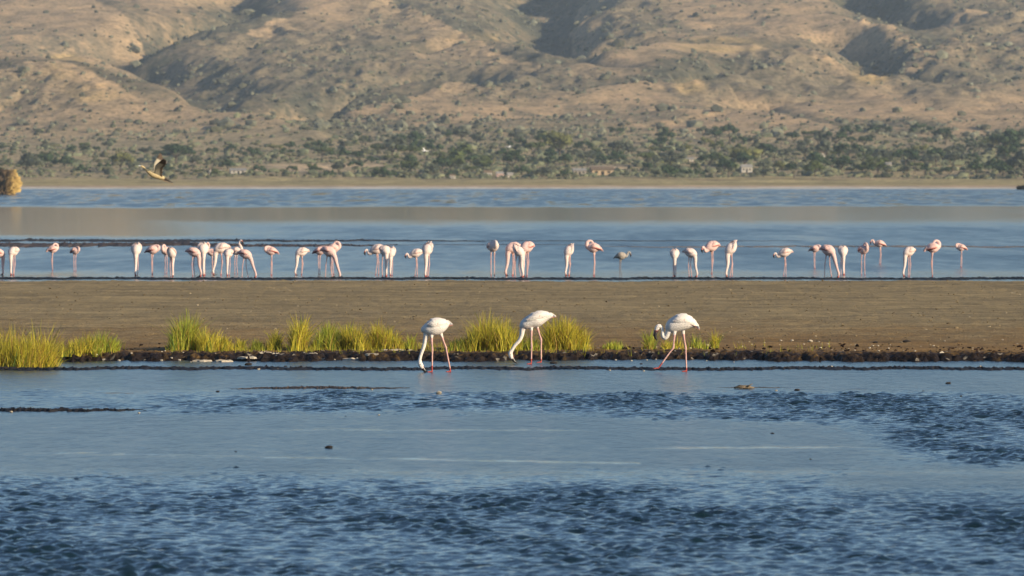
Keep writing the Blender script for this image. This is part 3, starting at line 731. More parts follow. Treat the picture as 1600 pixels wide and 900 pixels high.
def bird_meshes(name, pose, voxel, tint='white'):
    """pose: torso, neck, bill sweeps; legs list of joints (x,y,z). Faces -x."""
    body_c = GREYB if tint == 'grey' else WHITE
    if tint == 'mid': body_c = (0.84, 0.67, 0.61)
    if tint == 'pink': body_c = (0.80, 0.54, 0.49)
    leg_c = LEG if tint != 'grey' else (0.25, 0.22, 0.22)
    parts, cols = [], []
    def add(vf, c): parts.append(vf); cols.extend([c(v) if callable(c) else c for v in vf[0]])
    def body_col(v):
        # rosy breast and belly
        zc = pose['belly']; t = max(0, min(1, (zc - v.z) / 0.08)); k = tuple(np.array(body_c) * (1 - 0.6 * t) + np.array((0.80, 0.46, 0.36)) * 0.6 * t)
        return k if tint != 'grey' else body_c
    add(sweep(pose['torso'], 7, 18), body_col)
    add(sweep(pose['neck'], 7, 10), body_c if tint != 'grey' else (0.45, 0.40, 0.36))
    for L in pose['legs']:
        top, knee, foot = L
        add(sweep([(*top, .034, .030), (*(np.array(top) * .72 + np.array(knee) * .28), .021, .020), (*(np.array(top) * .3 + np.array(knee) * .7), .0125, .0125), (*knee, .017, .017),
                   (*(np.array(knee) * .8 + np.array(foot) * .2), .0125, .0125), (*(np.array(knee) * .2 + np.array(foot) * .8), .0125, .0125), (*foot, .011, .011)], 3, 8),
            lambda v, f=foot, t=top: (body_c if v.z > t[2] - 0.06 else (leg_c if v.z > f[2] + .07 else (LEGR if tint != 'grey' else leg_c))))
        for a in (-0.55, 0.0, 0.55):
            dx, dy = -math.cos(a) * .075, math.sin(a) * .075
            add(sweep([(foot[0], foot[1], foot[2] + .012, .010, .011), (foot[0] + dx * .5, foot[1] + dy * .5, foot[2] + .008, .009, .011), (foot[0] + dx, foot[1] + dy, foot[2] + .003, .007, .008)], 2, 6), LEGR if tint != 'grey' else leg_c)
    V, Fc = join(parts)
    me = bpy.data.meshes.new(name + '_src'); me.from_pydata([tuple(v) for v in V], [], Fc); me.update()
    tmp = bpy.data.objects.new(name + '_src', me); COL.objects.link(tmp)
    md = tmp.modifiers.new('r', 'REMESH'); md.mode = 'VOXEL'; md.voxel_size = voxel
    sm = tmp.modifiers.new('s', 'SMOOTH'); sm.factor = 0.5; sm.iterations = 2
    dg = bpy.context.evaluated_depsgraph_get(); ev = tmp.evaluated_get(dg)
    out = bpy.data.meshes.new_from_object(ev, depsgraph=dg); out.name = name
    bpy.data.objects.remove(tmp); bpy.data.meshes.remove(me)
    kt = kdtree.KDTree(len(V))
    for i, v in enumerate(V): kt.insert(v, i)
    kt.balance()
    ca = np.ones((len(out.vertices), 4), np.float32)
    for i, v in enumerate(out.vertices):
        s_ = 0; cc = np.zeros(3)
        for co, j, d in kt.find_n(v.co, 3): wgt = 1 / (d + 1e-4); cc += np.array(cols[j]) * wgt; s_ += wgt
        ca[i, :3] = cc / s_
    at = out.attributes.new('Col', 'FLOAT_COLOR', 'POINT'); at.data.foreach_set('color', ca.ravel())
    out.materials.clear(); out.materials.append(PLUM)
    out.polygons.foreach_set('use_smooth', np.ones(len(out.polygons), bool))
    # bill: thick, bent, dark tipped
    bp = pose['bill']; v, f = sweep(bp, 5, 8)
    tip = np.array(bp[-1][:3]); root = np.array(bp[0][:3]); Lb = np.linalg.norm(tip - root)
    bc = []
    for q in v:
        t = 1 - np.linalg.norm(np.array(q) - tip) / Lb
        bc.append(BLACK if t > 0.25 else (DARKR if t > 0.1 else (ROSE if tint != 'grey' else GREYD)))
    bill = set_mesh('bill', [tuple(q) for q in v], f, BILL, True, {'Col': np.array(bc)})
    wings = []
    for sgn in (-1, 1):
        W = pose['wing']; V2, F2 = [], []
        # layered folded wing: a shell of overlapping feather blades following the flank
        nL = 9
        Wc = crom(W, 8); m = len(Wc)
        cw = []
        for i in range(m):
            x, y, z, hh, yy = Wc[i]; t = i / (m - 1)
            for k in range(nL):
                s_ = -1 + 2 * k / (nL - 1)
                bul = math.sqrt(max(0, 1 - s_ * s_ * 0.92))
                V2.append((x + 0.012 * math.sin(k * 2.2 + i), sgn * (yy * bul + 0.004 + 0.003 * math.sin(i * 1.9 + k * 2.6)), z + s_ * hh))
                if tint == 'grey': c = GREYD if s_ < -0.55 or t > 0.85 else GREYB
                else:
                    c = body_c
                    if s_ < (-0.6 if tint == 'white' else (-0.35 if tint == 'mid' else -0.1)) and t > 0.1: c = ROSE
                    if tint in ('pink', 'mid') and math.sin(i * 1.3 + k * 2.1) > 0.85: c = PINK
                    if s_ < (-0.8 if tint == 'white' else (-0.6 if tint == 'mid' else -0.4)) and 0.25 < t < 0.97: c = DARKR
                    if abs(s_ + 0.1) < 0.14 and (i * 7 + k * 3) % 11 == 0: c = PINK
                cw.append(c)
        for i in range(m - 1):
            for k in range(nL - 1):
                F2.append([i * nL + k, i * nL + k + 1, (i + 1) * nL + k + 1, (i + 1) * nL + k])
        # drooping tertial plumes at the rear
        x, y, z, hh, yy = W[-1]
        px_, _, pz_, ph_, _ = W[-2]
        dx, dz = x - px_, z - pz_; L_ = math.hypot(dx, dz) or 1; dx /= L_; dz /= L_
        for k in range(7):
            o0 = len(V2); off = -1 + 2 * k / 6; ln = 0.012 + 0.012 * math.sin(k * 2.1); dr = -0.006 * (1 + 0.3 * k)
            bx, bz = px_ + dx * .02, pz_ + off * ph_ * 0.7; w2 = 0.016
            ysd = sgn * (yy * 0.6 + 0.006 + 0.003 * k)
            for s3 in (0, .5, 1):
                cx, cz = bx + dx * (L_ + ln) * s3, bz + dz * (L_ + ln) * s3 + (dr * s3 * s3) + (z - bz) * 0.5 * s3
                ww = w2 * (1 - s3 * .75)
                V2 += [(cx, ysd, cz + ww), (cx, ysd + sgn * .004, cz - ww)]
                cw += [body_c if k > 1 or tint == 'grey' else PINK] * 2
            F2 += [[o0, o0 + 1, o0 + 3, o0 + 2], [o0 + 2, o0 + 3, o0 + 5, o0 + 4]]
        wings.append(set_mesh('wing', V2, F2, PLUM, True, {'Col': np.array(cw)}))
    # eyes
    hx, hy, hz_, hr = pose['head']; ev_, ef_ = I1
    eyes = [set_mesh('eye', ev_ * 0.007 + np.array([hx, s * hr * 0.93, hz_]), ef_, BILL, True, {'Col': np.tile(np.array([0.5, 0.3, 0.05]) * 0.3, (len(ev_), 1))}) for s in (-1, 1)]
    return out, bill, wings, eyes
def place_bird(ms, loc, yaw, scale, label, group, name='flamingo', cat='flamingo', sz=1.0):
    o = link(name, ms[0], loc=loc, label=label, cat=cat, group=group); o.rotation_euler = (0, 0, math.radians(yaw)); o.scale = (scale, scale, scale * sz)
    link('bill', ms[1], o)
    for w_ in ms[2]: link('wing', w_, o)
    for e in ms[3]: link('eye', e, o)
    return o

# -- the three foreground birds, traced from the photograph (metres, origin below the body centre)
def tr(px, row, s, ox, fr): return ((px - ox) / s, (fr - row) / s)
def fgpose(ox, fr, torso, neck, bill, legs, wing, head, belly):
    Y = row2y(fr); s = F / Y
    f = lambda p: tr(p[0], p[1], s, ox, fr)
    def sw(L): return [(f(p)[0], p[4] if len(p) > 4 else 0.0, f(p)[1], p[2] / s, p[3] / s) for p in L]
    P = dict(torso=sw(torso), neck=sw(neck), bill=sw(bill), wing=[(f(p)[0], 0, f(p)[1], p[2] / s, p[3] / s) for p in wing])
    P['legs'] = [[(f(j)[0], yy, f(j)[1]) for j, yy in zip(L[:3], L[3])] for L in legs]
    hx, hz2 = f(head); P['head'] = (hx, 0, hz2, 0.030); P['belly'] = f((0, belly))[1]
    return P, Y
p1, Y1 = fgpose(682, 581.5,
    [(705, 507, 1.0, 2.0), (699, 507, 5, 6), (690, 509, 10.5, 11), (679, 512, 12.5, 13), (669, 514, 10.5, 11), (662, 516, 6, 7), (659, 519, 1.5, 2)],
    [(668, 512, 7, 7), (666, 522, 4.6, 4.6), (664.5, 531, 3.5, 3.5), (662, 542, 3.0, 3.0), (658.5, 552, 2.7, 2.7), (656, 561, 2.7, 2.7), (656, 567, 3.6, 3.3), (658.5, 572.5, 3.6, 3.2), (661, 576, 2.2, 2.2)],
    [(659.5, 573, 2.9, 2.5), (662.5, 578, 2.5, 2.1), (666, 581, 1.7, 1.7), (670, 582.5, .6, .8)],
    [[(674, 522), (675.5, 546), (675, 581.5), (-.04, -.05, -.05)], [(688, 520), (696.5, 543), (704, 581.5), (.045, .05, .05)]],
    [(668, 507, 5, 11.5), (676, 506.5, 9.5, 14), (687, 505.5, 9, 12.5), (697, 505, 5.5, 8), (703, 505.5, 2.0, 4)],
    (657.5, 569), 520)
p2, Y2 = fgpose(834, 569,
    [(867, 494, .8, 1.8), (861, 494, 3, 5), (850, 495.5, 8.5, 9), (839, 499, 11.5, 12), (828, 503, 10.5, 11), (819, 508, 8, 8.5), (813.5, 513, 3, 3.5)],
    [(820, 506, 7, 7), (816.5, 515, 4.6, 4.6), (815, 524, 3.4, 3.4), (811.5, 532, 3.0, 3.0), (804.5, 540, 2.7, 2.7), (800, 547, 2.7, 2.7), (797.5, 552, 3.5, 3.2), (798.5, 557, 3.4, 3.1), (801, 561, 2.2, 2.2)],
    [(799.5, 557.5, 2.8, 2.4), (802, 562, 2.4, 2.1), (805, 565.5, 1.6, 1.6), (809, 567.5, .6, .8)],
    [[(830, 509), (830.5, 541), (830, 569), (-.04, -.05, -.05)], [(838, 507), (845.5, 531), (845.5, 567), (.045, .05, .05)]],
    [(823, 500, 5, 11), (834, 496.5, 9, 13), (846, 493, 8, 11.5), (858, 492.5, 4.5, 7), (865, 493, 1.6, 3)],
    (797.8, 553.5), 508)
p3, Y3 = fgpose(1064, 581,
    [(1092, 509, 1, 2.5), (1086, 507, 5, 6), (1076, 504, 10.5, 11), (1064, 504, 13, 13), (1053, 508, 12, 12), (1046, 513, 8.5, 9), (1042, 517, 3, 4)],
    [(1050, 508, 7.5, 7.5), (1045, 518, 5.4, 5.4), (1042, 525, 4.2, 4.2), (1038.5, 528, 3.5, 3.5), (1035.5, 524, 3.0, 3.0), (1035, 517, 2.8, 2.8), (1033, 511, 2.9, 2.9), (1029.5, 510, 3.8, 3.4), (1026.5, 513, 3.7, 3.3), (1025, 517, 2.4, 2.3)],
    [(1026.2, 514, 3.1, 2.6), (1024.2, 520, 2.9, 2.4), (1024, 526, 2.4, 2.0), (1026.5, 532, .8, .9)],
    [[(1054, 517), (1052, 543), (1028, 576), (-.04, -.05, -.06)], [(1067, 516), (1071.5, 543), (1073, 581), (.045, .05, .05)]],
    [(1051, 502, 6, 11.5), (1060, 500, 9.5, 14), (1072, 500, 10, 13), (1083, 504, 7, 9), (1090, 509, 3.0, 5)],
    (1028, 511.5), 516)
GF = 'three flamingos feeding in front of the grassy bank'
for P, Y, ox, lb in ((p1, Y1, 682, 'leftmost of the three large front flamingos, neck straight down with bill in water'),
                     (p2, Y2, 834, 'middle one of the three large front flamingos, bent neck reaching down'),
                     (p3, Y3, 1064, 'rightmost of the three large front flamingos, head hooked down to its chest')):
    place_bird(bird_meshes('flamingo', P, 0.0055), (px2x(ox, Y), Y, 0.0 if ox != 834 else 0.0), 0, 1.0, lb, GF)

# -- pose library for the flock in the middle distance (faces -x, back about 0.88 high)
TOR = [(.28, 0, .80, .008, .018), (.22, 0, .80, .035, .05), (.12, 0, .79, .085, .09), (0, 0, .765, .118, .115), (-.10, 0, .73, .098, .10), (-.165, 0, .69, .06, .065), (-.19, 0, .66, .02, .02)]
TORL = [(.24, 0, .74, .008, .018), (.18, 0, .76, .035, .05), (.10, 0, .79, .085, .09), (0, 0, .80, .115, .115), (-.10, 0, .80, .098, .10), (-.165, 0, .79, .06, .065), (-.19, 0, .78, .02, .02)]
TORUP = [(.16, 0, .98, .008, .018), (.13, 0, .94, .035, .05), (.08, 0, .87, .085, .09), (0, 0, .79, .115, .115), (-.07, 0, .72, .098, .10), (-.11, 0, .66, .06, .065), (-.12, 0, .62, .02, .02)]
WNG = [(-.10, 0, .77, .05, .105), (-.02, 0, .80, .085, .125), (.09, 0, .82, .08, .11), (.19, 0, .815, .045, .07), (.25, 0, .805, .018, .03)]
WNGL = [(-.10, 0, .82, .05, .105), (-.02, 0, .83, .085, .125), (.09, 0, .81, .08, .11), (.17, 0, .78, .045, .07), (.23, 0, .745, .018, .03)]
WNGUP = [(-.06, 0, .76, .05, .105), (-.01, 0, .83, .075, .125), (.06, 0, .90, .065, .11), (.11, 0, .95, .04, .07), (.15, 0, .99, .018, .03)]
def legs(spread=0.0, bend=0.04, x0=0.0, zt=.70):
    return [[(x0 - .01, -.045, zt), (x0 + bend - spread * .5, -.05, .37), (x0 - spread, -.05, -0.02)], [(x0 + .02, .045, zt), (x0 + bend + spread * .5, .05, .37), (x0 + spread, .05, -0.02)]]
def nk(pts, r0=.055):
    n = len(pts); out = []
    for i, (x, z) in enumerate(pts):
        t = i / (n - 1); r = r0 * 1.15 * (1 - t) ** 2.0 + .026
        if i >= n - 2: r = .033
        out.append((x, 0, z, r, r * .95))
    return out
def bl(hx, hz_, dx, dz, curl):
    """bill from the head in direction (dx,dz), bent down by curl"""
    L = .13; px_, pz_ = dx, dz
    a = math.atan2(dz, dx); p = [(hx, 0, hz_, .027, .024)]
    x, z = hx, hz_
    for i, r in enumerate([.031, .028, .018, .006]):
        x += math.cos(a) * L / 4; z += math.sin(a) * L / 4; a += curl; p.append((x, 0, z, r, r * .9))
    return p
POSES = {
 'feed': dict(torso=TOR, neck=nk([(-.11, .71), (-.16, .60), (-.165, .46), (-.18, .32), (-.215, .19), (-.235, .11), (-.22, .06)]), bill=bl(-.225, .055, .55, -.8, .35), legs=legs(.02), wing=WNG, head=(-.23, 0, .085, .03), belly=.69),
 'feed_straight': dict(torso=TOR, neck=nk([(-.11, .71), (-.15, .60), (-.15, .45), (-.145, .3), (-.15, .18), (-.155, .11), (-.14, .06)]), bill=bl(-.145, .055, .5, -.85, .35), legs=legs(.06, .05), wing=WNG, head=(-.15, 0, .085, .03), belly=.69),
 'feed_reach': dict(torso=TOR, neck=nk([(-.12, .70), (-.19, .60), (-.235, .47), (-.28, .34), (-.33, .21), (-.36, .12), (-.35, .06)]), bill=bl(-.355, .055, .4, -.9, .35), legs=legs(.09, .03), wing=WNG, head=(-.36, 0, .085, .03), belly=.69),
 'feed_up': dict(torso=TORUP, neck=nk([(-.08, .70), (-.11, .58), (-.10, .43), (-.11, .3), (-.14, .18), (-.155, .11), (-.14, .06)]), bill=bl(-.145, .055, .5, -.85, .35), legs=legs(.07, .05), wing=WNGUP, head=(-.15, 0, .085, .03), belly=.64),
 'tuck': dict(torso=TORL, neck=nk([(-.13, .80), (-.20, .84), (-.21, .91), (-.14, .945), (-.05, .935), (.01, .915)], .05), bill=bl(.01, .915, .9, -.35, -.3), legs=legs(.0, .01), wing=WNGL, head=(0, 0, .915, .03), belly=.73),
 'hook': dict(torso=TORL, neck=nk([(-.12, .80), (-.19, .80), (-.24, .85), (-.27, .93), (-.32, .94), (-.355, .89)], .055), bill=bl(-.355, .885, -.25, -.95, .25), legs=legs(.03, .03), wing=WNGL, head=(-.35, 0, .90, .03), belly=.73),
 'lowhook': dict(torso=TOR, neck=nk([(-.12, .73), (-.18, .66), (-.24, .64), (-.27, .70), (-.31, .745), (-.355, .71)], .055), bill=bl(-.355, .705, -.2, -.95, .25), legs=legs(.05, .03), wing=WNG, head=(-.35, 0, .72, .03), belly=.69),
 'preen': dict(torso=TORL, neck=nk([(-.13, .80), (-.20, .86), (-.19, .96), (-.11, 1.0), (-.05, .97), (-.03, .92)], .05), bill=bl(-.03, .915, .25, -.95, -.2), legs=legs(.02, .02), wing=WNGL, head=(-.04, 0, .93, .03), belly=.73),
 'upright': dict(torso=TORL, neck=nk([(-.13, .81), (-.19, .86), (-.17, .95), (-.12, 1.04), (-.13, 1.13), (-.17, 1.165), (-.21, 1.15)], .05), bill=bl(-.21, 1.145, -.7, -.7, .3), legs=legs(.03, .02), wing=WNGL, head=(-.2, 0, 1.155, .03), belly=.73),
}
for T_ in (TOR, TORL, TORUP): T_[:] = [(a, b, c, d * 1.28, e * 1.3) for a, b, c, d, e in T_]
for T_ in (WNG, WNGL, WNGUP): T_[:] = [(a, b, c, d * 1.22, e * 1.34) for a, b, c, d, e in T_]
PTOP = {'feed': .885, 'feed_straight': .885, 'feed_reach': .885, 'feed_up': 1.0, 'tuck': .975, 'hook': .97, 'lowhook': .885, 'preen': 1.02, 'upright': 1.2}
MIDM = {}
def mid_mesh(pose, tint):
    if tint == 'white': tint = 'mid'
    if (pose, tint) not in MIDM:
        MIDM[(pose, tint)] = bird_meshes('flamingo', POSES[pose], 0.0085, tint)
    return MIDM[(pose, tint)]
# column, foot row, top row, pose, yaw (0 faces left, 180 faces right, 90 faces the camera), tint, label
FLOCK = [
 (-2, 430, 390, 'feed_straight', 200, 'pink', 'pink flamingo cut off by the left edge, feeding'),
 (21, 430, 387, 'feed_straight', 60, 'white', 'white flamingo feeding, second from the left edge'),
 (82, 423, 380, 'preen', 210, 'pink', 'small far pink flamingo with folded neck, third from the left edge'),
 (117, 424, 385, 'tuck', 140, 'pink', 'small flamingo with tucked neck, alone left of the tall feeding one'),
 (213, 431, 379, 'feed_up', 82, 'white', 'tall slim flamingo facing the camera, bill in water, left end of the big cluster'),
 (238, 429, 382, 'tuck', 170, 'pink', 'flamingo with tucked head, right behind the tall slim feeding one'),
 (259, 428, 382, 'preen', 60, 'pink', 'pink preening flamingo half hidden behind a white chested one'),
 (268, 433, 386, 'feed_up', 255, 'white', 'flamingo seen from behind with white rump, in front of a preening one'),
 (303, 432, 388, 'feed', 165, 'pink', 'flamingo with dark underside and pointed tail to the left, feeding rightwards'),
 (317, 431, 378, 'feed_up', 100, 'white', 'white flamingo feeding, just right of the dark tailed bird'),
 (331, 427, 378, 'upright', 30, 'pink', 'pink flamingo with raised head in the middle of the big cluster'),
 (345, 430, 381, 'feed', 20, 'white', 'white flamingo feeding towards the left, right of the raised head'),
 (357, 431, 390, 'feed_straight', 75, 'white', 'lower white flamingo feeding towards the camera with black bill tip'),
 (369, 428, 374, 'upright', 160, 'white', 'tallest flamingo of the big cluster, head up looking right'),
 (383, 434, 391, 'feed_reach', 165, 'pink', 'dark winged flamingo reaching down right, right end of the big cluster'),
 (424, 430, 384, 'tuck', 20, 'pink', 'round pink flamingo asleep with head on back, alone by itself'),
 (471, 430, 388, 'feed', 28, 'white', 'white flamingo feeding leftwards, left of the pair at its right'),
 (499, 429, 384, 'tuck', 155, 'pink', 'sleeping flamingo left of the dark bellied feeding bird'),
 (514, 435, 386, 'feed_reach', 150, 'pink', 'dark bellied flamingo stretching its neck down to the right'),
 (520, 429, 377, 'preen', 175, 'pink', 'flamingo with raised curled neck behind the dark bellied bird'),
 (589, 430, 383, 'lowhook', 5, 'white', 'flamingo with neck hooked low, left of a feeding pair'),
 (601, 432, 385, 'feed_straight', 110, 'white', 'white flamingo feeding, left one of the close pair'),
 (611, 431, 385, 'feed_up', 80, 'white', 'white flamingo feeding, right one of the close pair'),
 (650, 431, 390, 'lowhook', 12, 'white', 'low flamingo with bent neck beside a taller one'),
 (668, 433, 378, 'feed_up', 65, 'white', 'bright white tall flamingo feeding, up tail above its back'),
 (770, 431, 375, 'tuck', 115, 'white', 'tall slim flamingo on straight legs, standing alone near the centre'),
 (801, 431, 380, 'feed', 35, 'pink', 'flamingo feeding leftwards, left of a trio near the centre'),
 (810, 434, 381, 'feed_up', 150, 'white', 'brightest flamingo in the middle of the central trio, feeding'),
 (823, 432, 379, 'feed_straight', 50, 'pink', 'flamingo feeding, right of the central trio'),
 (889, 431, 381, 'feed_up', 45, 'white', 'slender flamingo feeding leftwards, between the trio and a diamond shaped one'),
 (928, 431, 375, 'preen', 5, 'pink', 'flamingo preening with raised neck, tail to the right, left of the grey bird'),
 (1054, 432, 388, 'feed_up', 88, 'white', 'slim flamingo feeding face on, just right of the grey bird'),
 (1079, 433, 389, 'feed', 150, 'white', 'white flamingo with pointed tail left, feeding, right of the slim one'),
 (1112, 428, 378, 'lowhook', 40, 'pink', 'flamingo with neck curled at its breast, between two feeding birds'),
 (1142, 433, 376, 'feed_up', 30, 'white', 'tall white flamingo feeding with tail held up high'),
 (1226, 431, 389, 'lowhook', 8, 'white', 'plump white flamingo with head hooked to the left, alone'),
 (1273, 420, 382, 'tuck', 160, 'pink', 'short looking far flamingo with tucked head, left of a feeding one'),
 (1294, 434, 384, 'feed_reach', 140, 'pink', 'flamingo leaning down with raised tail on the left'),
 (1317, 430, 383, 'feed_up', 95, 'white', 'narrow upright flamingo seen end on'),
 (1349, 430, 379, 'preen', 120, 'pink', 'pink flamingo standing with neck folded, between narrow one and striding one'),
 (1375, 413, 374, 'hook', 0, 'pink', 'far flamingo striding with dark head on the left and tail drooping right'),
 (1420, 432, 387, 'feed', 40, 'white', 'white flamingo feeding leftwards, third from the right'),
 (1457, 432, 375, 'preen', 200, 'pink', 'tall flamingo with neck raised over its back, second from the right'),
 (1502, 418, 380, 'tuck', 15, 'pink', 'small far flamingo with tucked head, last on the right'),
]
GM = 'flock of flamingos wading in the middle water'
for (px, fr, tp, pose, yaw, tint, lb) in FLOCK:
    Y = row2y(fr); sc = (fr - tp) * Y / F / PTOP[pose]
    place_bird(mid_mesh(pose, tint), (px2x(px, Y), Y, 0), yaw, sc, lb, GM)
Y = row2y(434); place_bird(mid_mesh('hook', 'grey'), (px2x(970, Y), Y, 0), 172, 0.78, 'small grey brown young flamingo with dark tail, walking right', GM)

# -- the birds in flight
def flying_bird(px, row, span_px, Y, cols, name, label, cat, yaw, parent_group, flap=0.9, roll=0.0, pitch=-4):
    k = Y / F * span_px
    body = sweep([(.62, 0, -.03, .004, .05), (.42, 0, -.01, .03, .05), (.18, 0, 0, .085, .085), (-.08, 0, .0, .10, .095), (-.26, 0, .035, .06, .06), (-.38, 0, .075, .03, .03), (-.47, 0, .115, .030, .028), (-.52, 0, .12, .035, .03), (-.565, 0, .115, .02, .018)], 5, 12)
    V = [tuple(v) for v in body[0]]
    C = [cols['body'] if v[0] < .3 else cols['tail'] for v in V]
    o = link(name, set_mesh(name, V, body[1], PLUM, True, {'Col': np.array(C)}), loc=(px2x(px, Y), Y, row2z(row, Y)), label=label, cat=cat)
    if parent_group: o['group'] = parent_group
    o.rotation_euler = (math.radians(roll), math.radians(pitch), math.radians(yaw)); o.scale = (k, k, k)
    v, f = sweep([(-.555, 0, .118, .017, .015), (-.61, 0, .112, .012, .010), (-.66, 0, .10, .003, .003)], 3, 7)
    link('bill', set_mesh('bill', [tuple(q) for q in v], f, BILL, True, {'Col': np.tile(np.array(cols['bill']), (len(v), 1))}), o)
    for sgn, up in ((-1, flap), (1, flap * 1.12)):
        Vw, Fw, Cw = [], [], []
        n = 14
        for i in range(n):                       # along the span
            t = i / (n - 1); a = up * (1 - 0.25 * t)
            y = sgn * (.07 + .78 * t * math.cos(a)); z = .05 + .78 * t * math.sin(a)
            ch = .30 * (1 - t * .35) * (1 if t < .75 else 1 - (t - .75) * 2.2); x0 = -.14 + .10 * abs(t - .4) * 2 - .02
            for j in range(6):
                s_ = j / 5; x = x0 + ch * s_ + (0.02 * math.sin(i * 2.6) if j == 5 else 0)
                for side in (0, 1):
                    Vw.append((x, y, z - .03 * s_ + (0.012 * (1 - s_) + .003) * (1 - 2 * side)))
                    Cw.append(cols['primary'] if (t > .62 or s_ > .75) else cols['wing'])
        def I(i, j, s): return (i * 6 + j) * 2 + s
        for i in range(n - 1):
            for j in range(5):
                Fw.append([I(i, j, 0), I(i + 1, j, 0), I(i + 1, j + 1, 0), I(i, j + 1, 0)]); Fw.append([I(i, j, 1), I(i, j + 1, 1), I(i + 1, j + 1, 1), I(i + 1, j, 1)])
            Fw.append([I(i, 0, 0), I(i, 0, 1), I(i + 1, 0, 1), I(i + 1, 0, 0)]); Fw.append([I(i, 5, 0), I(i + 1, 5, 0), I(i + 1, 5, 1), I(i, 5, 1)])
        Fw.append([I(n - 1, j, 0) for j in range(6)] + [I(n - 1, j, 1) for j in range(5, -1, -1)])
        link('wing', set_mesh('wing', Vw, Fw, PLUM, True, {'Col': np.array(Cw)}), o)
    for s in (-1, 1):
        v, f = sweep([(.25, s * .03, -.06, .012, .012), (.45, s * .03, -.07, .008, .008), (.66, s * .03, -.07, .006, .012)], 3, 6)
        link('leg', set_mesh('leg', [tuple(q) for q in v], f, BILL, True, {'Col': np.tile(np.array(cols['leg']), (len(v), 1))}), o)
flying_bird(243, 274, 48, 156, dict(body=(.58, .45, .25), tail=(.05, .035, .03), wing=(.46, .40, .29), primary=(.10, .07, .05), bill=(.7, .7, .68), leg=(.3, .2, .12)), 'flying_bird',
            'buff and brown bird with raised wings flying left low over the far shore', 'bird', 14, None, 1.15, 8, 20)
WHB = dict(body=(.85, .83, .8), tail=(.85, .83, .8), wing=(.85, .83, .8), primary=(.05, .05, .05), bill=(.5, .3, .2), leg=(.2, .15, .15))
flying_bird(664, 236, 11, 420, WHB, 'flying_bird', 'white bird in flight over the trees, left of the other white one', 'bird', 25, 'white birds flying over the far trees', .5, 25)
flying_bird(795, 230, 11, 430, WHB, 'flying_bird', 'white bird in flight over the trees, right of the other white one', 'bird', 160, 'white birds flying over the far trees', .25, -15)

# ------------------------------------------------------------------ grass on the bank
def bank_z(x, y): return float(flat_z(np.array([[float(x)]]), np.array([[float(y)]]))[0][0, 0])
def grass_clump(px, row, wpx, hpx, n, tone, seed, label, name='grass_clump', lean=0.0):
    Y = row2y(row, 0.10); rg = np.random.default_rng(seed); s = Y / F; W = wpx * s / 2; Hh = hpx * s
    X0 = px2x(px, Y); V, Fc, C = [], [], []
    z0 = bank_z(X0, Y)
    nt_ = max(3, int(wpx / 9)); cen = [(rg.uniform(-.85, .85) * W, rg.uniform(-.5, .5), rg.uniform(.55, 1.0)) for _ in range(nt_)]
    for i in range(int(n * 1.7)):
        cx, cy, ch = cen[rg.integers(nt_)]
        bx = cx + rg.normal() * W * .22; by = cy + rg.normal() * .22
        edge = max(.4, 1 - .45 * (abs(bx) / W) ** 2) * (0.85 + 0.15 * math.sin(bx * 9 + seed))
        h = 1.22 * Hh * ch * edge * min(1.15, .5 + abs(rg.normal()) * .34); le = rg.normal(size=2) * h * .30 + np.array([lean * h, 0])
        gz = -0.03; a = rg.uniform(0, math.pi); wx, wy = math.cos(a) * .0058, math.sin(a) * .0058
        o = len(V); base_c = np.array(tone) * rg.uniform(.7, 1.3); 
        if rg.uniform() < .22: base_c = np.array([.42, .26, .06]) * rg.uniform(.7, 1.2)
        if rg.uniform() < .15: base_c = np.array([.10, .17, .03])
        for j, t in enumerate((0, .4, .75, 1)):
            q = t ** 1.8; ww = 1.3 * (1 - t) + .18
            x = bx + le[0] * q; y = by + le[1] * q; z = gz + h * (t - .12 * q * abs(le[0]) / (h + 1e-6) * 2)
            V += [(x - wx * ww, y - wy * ww, z), (x + wx * ww, y + wy * ww, z)]
            cc = base_c
            C += [cc, cc]
        for j in range(3): Fc.append([o + 2 * j, o + 2 * j + 1, o + 2 * j + 3, o + 2 * j + 2])
    link(name, set_mesh(name, V, np.array(Fc), GRASS, True, {'Col': np.array(C)}), loc=(X0, Y, z0), label=label, cat='grass', group='grass clumps along the bank')
YG = (.56, .47, .05); GG = (.40, .42, .05)
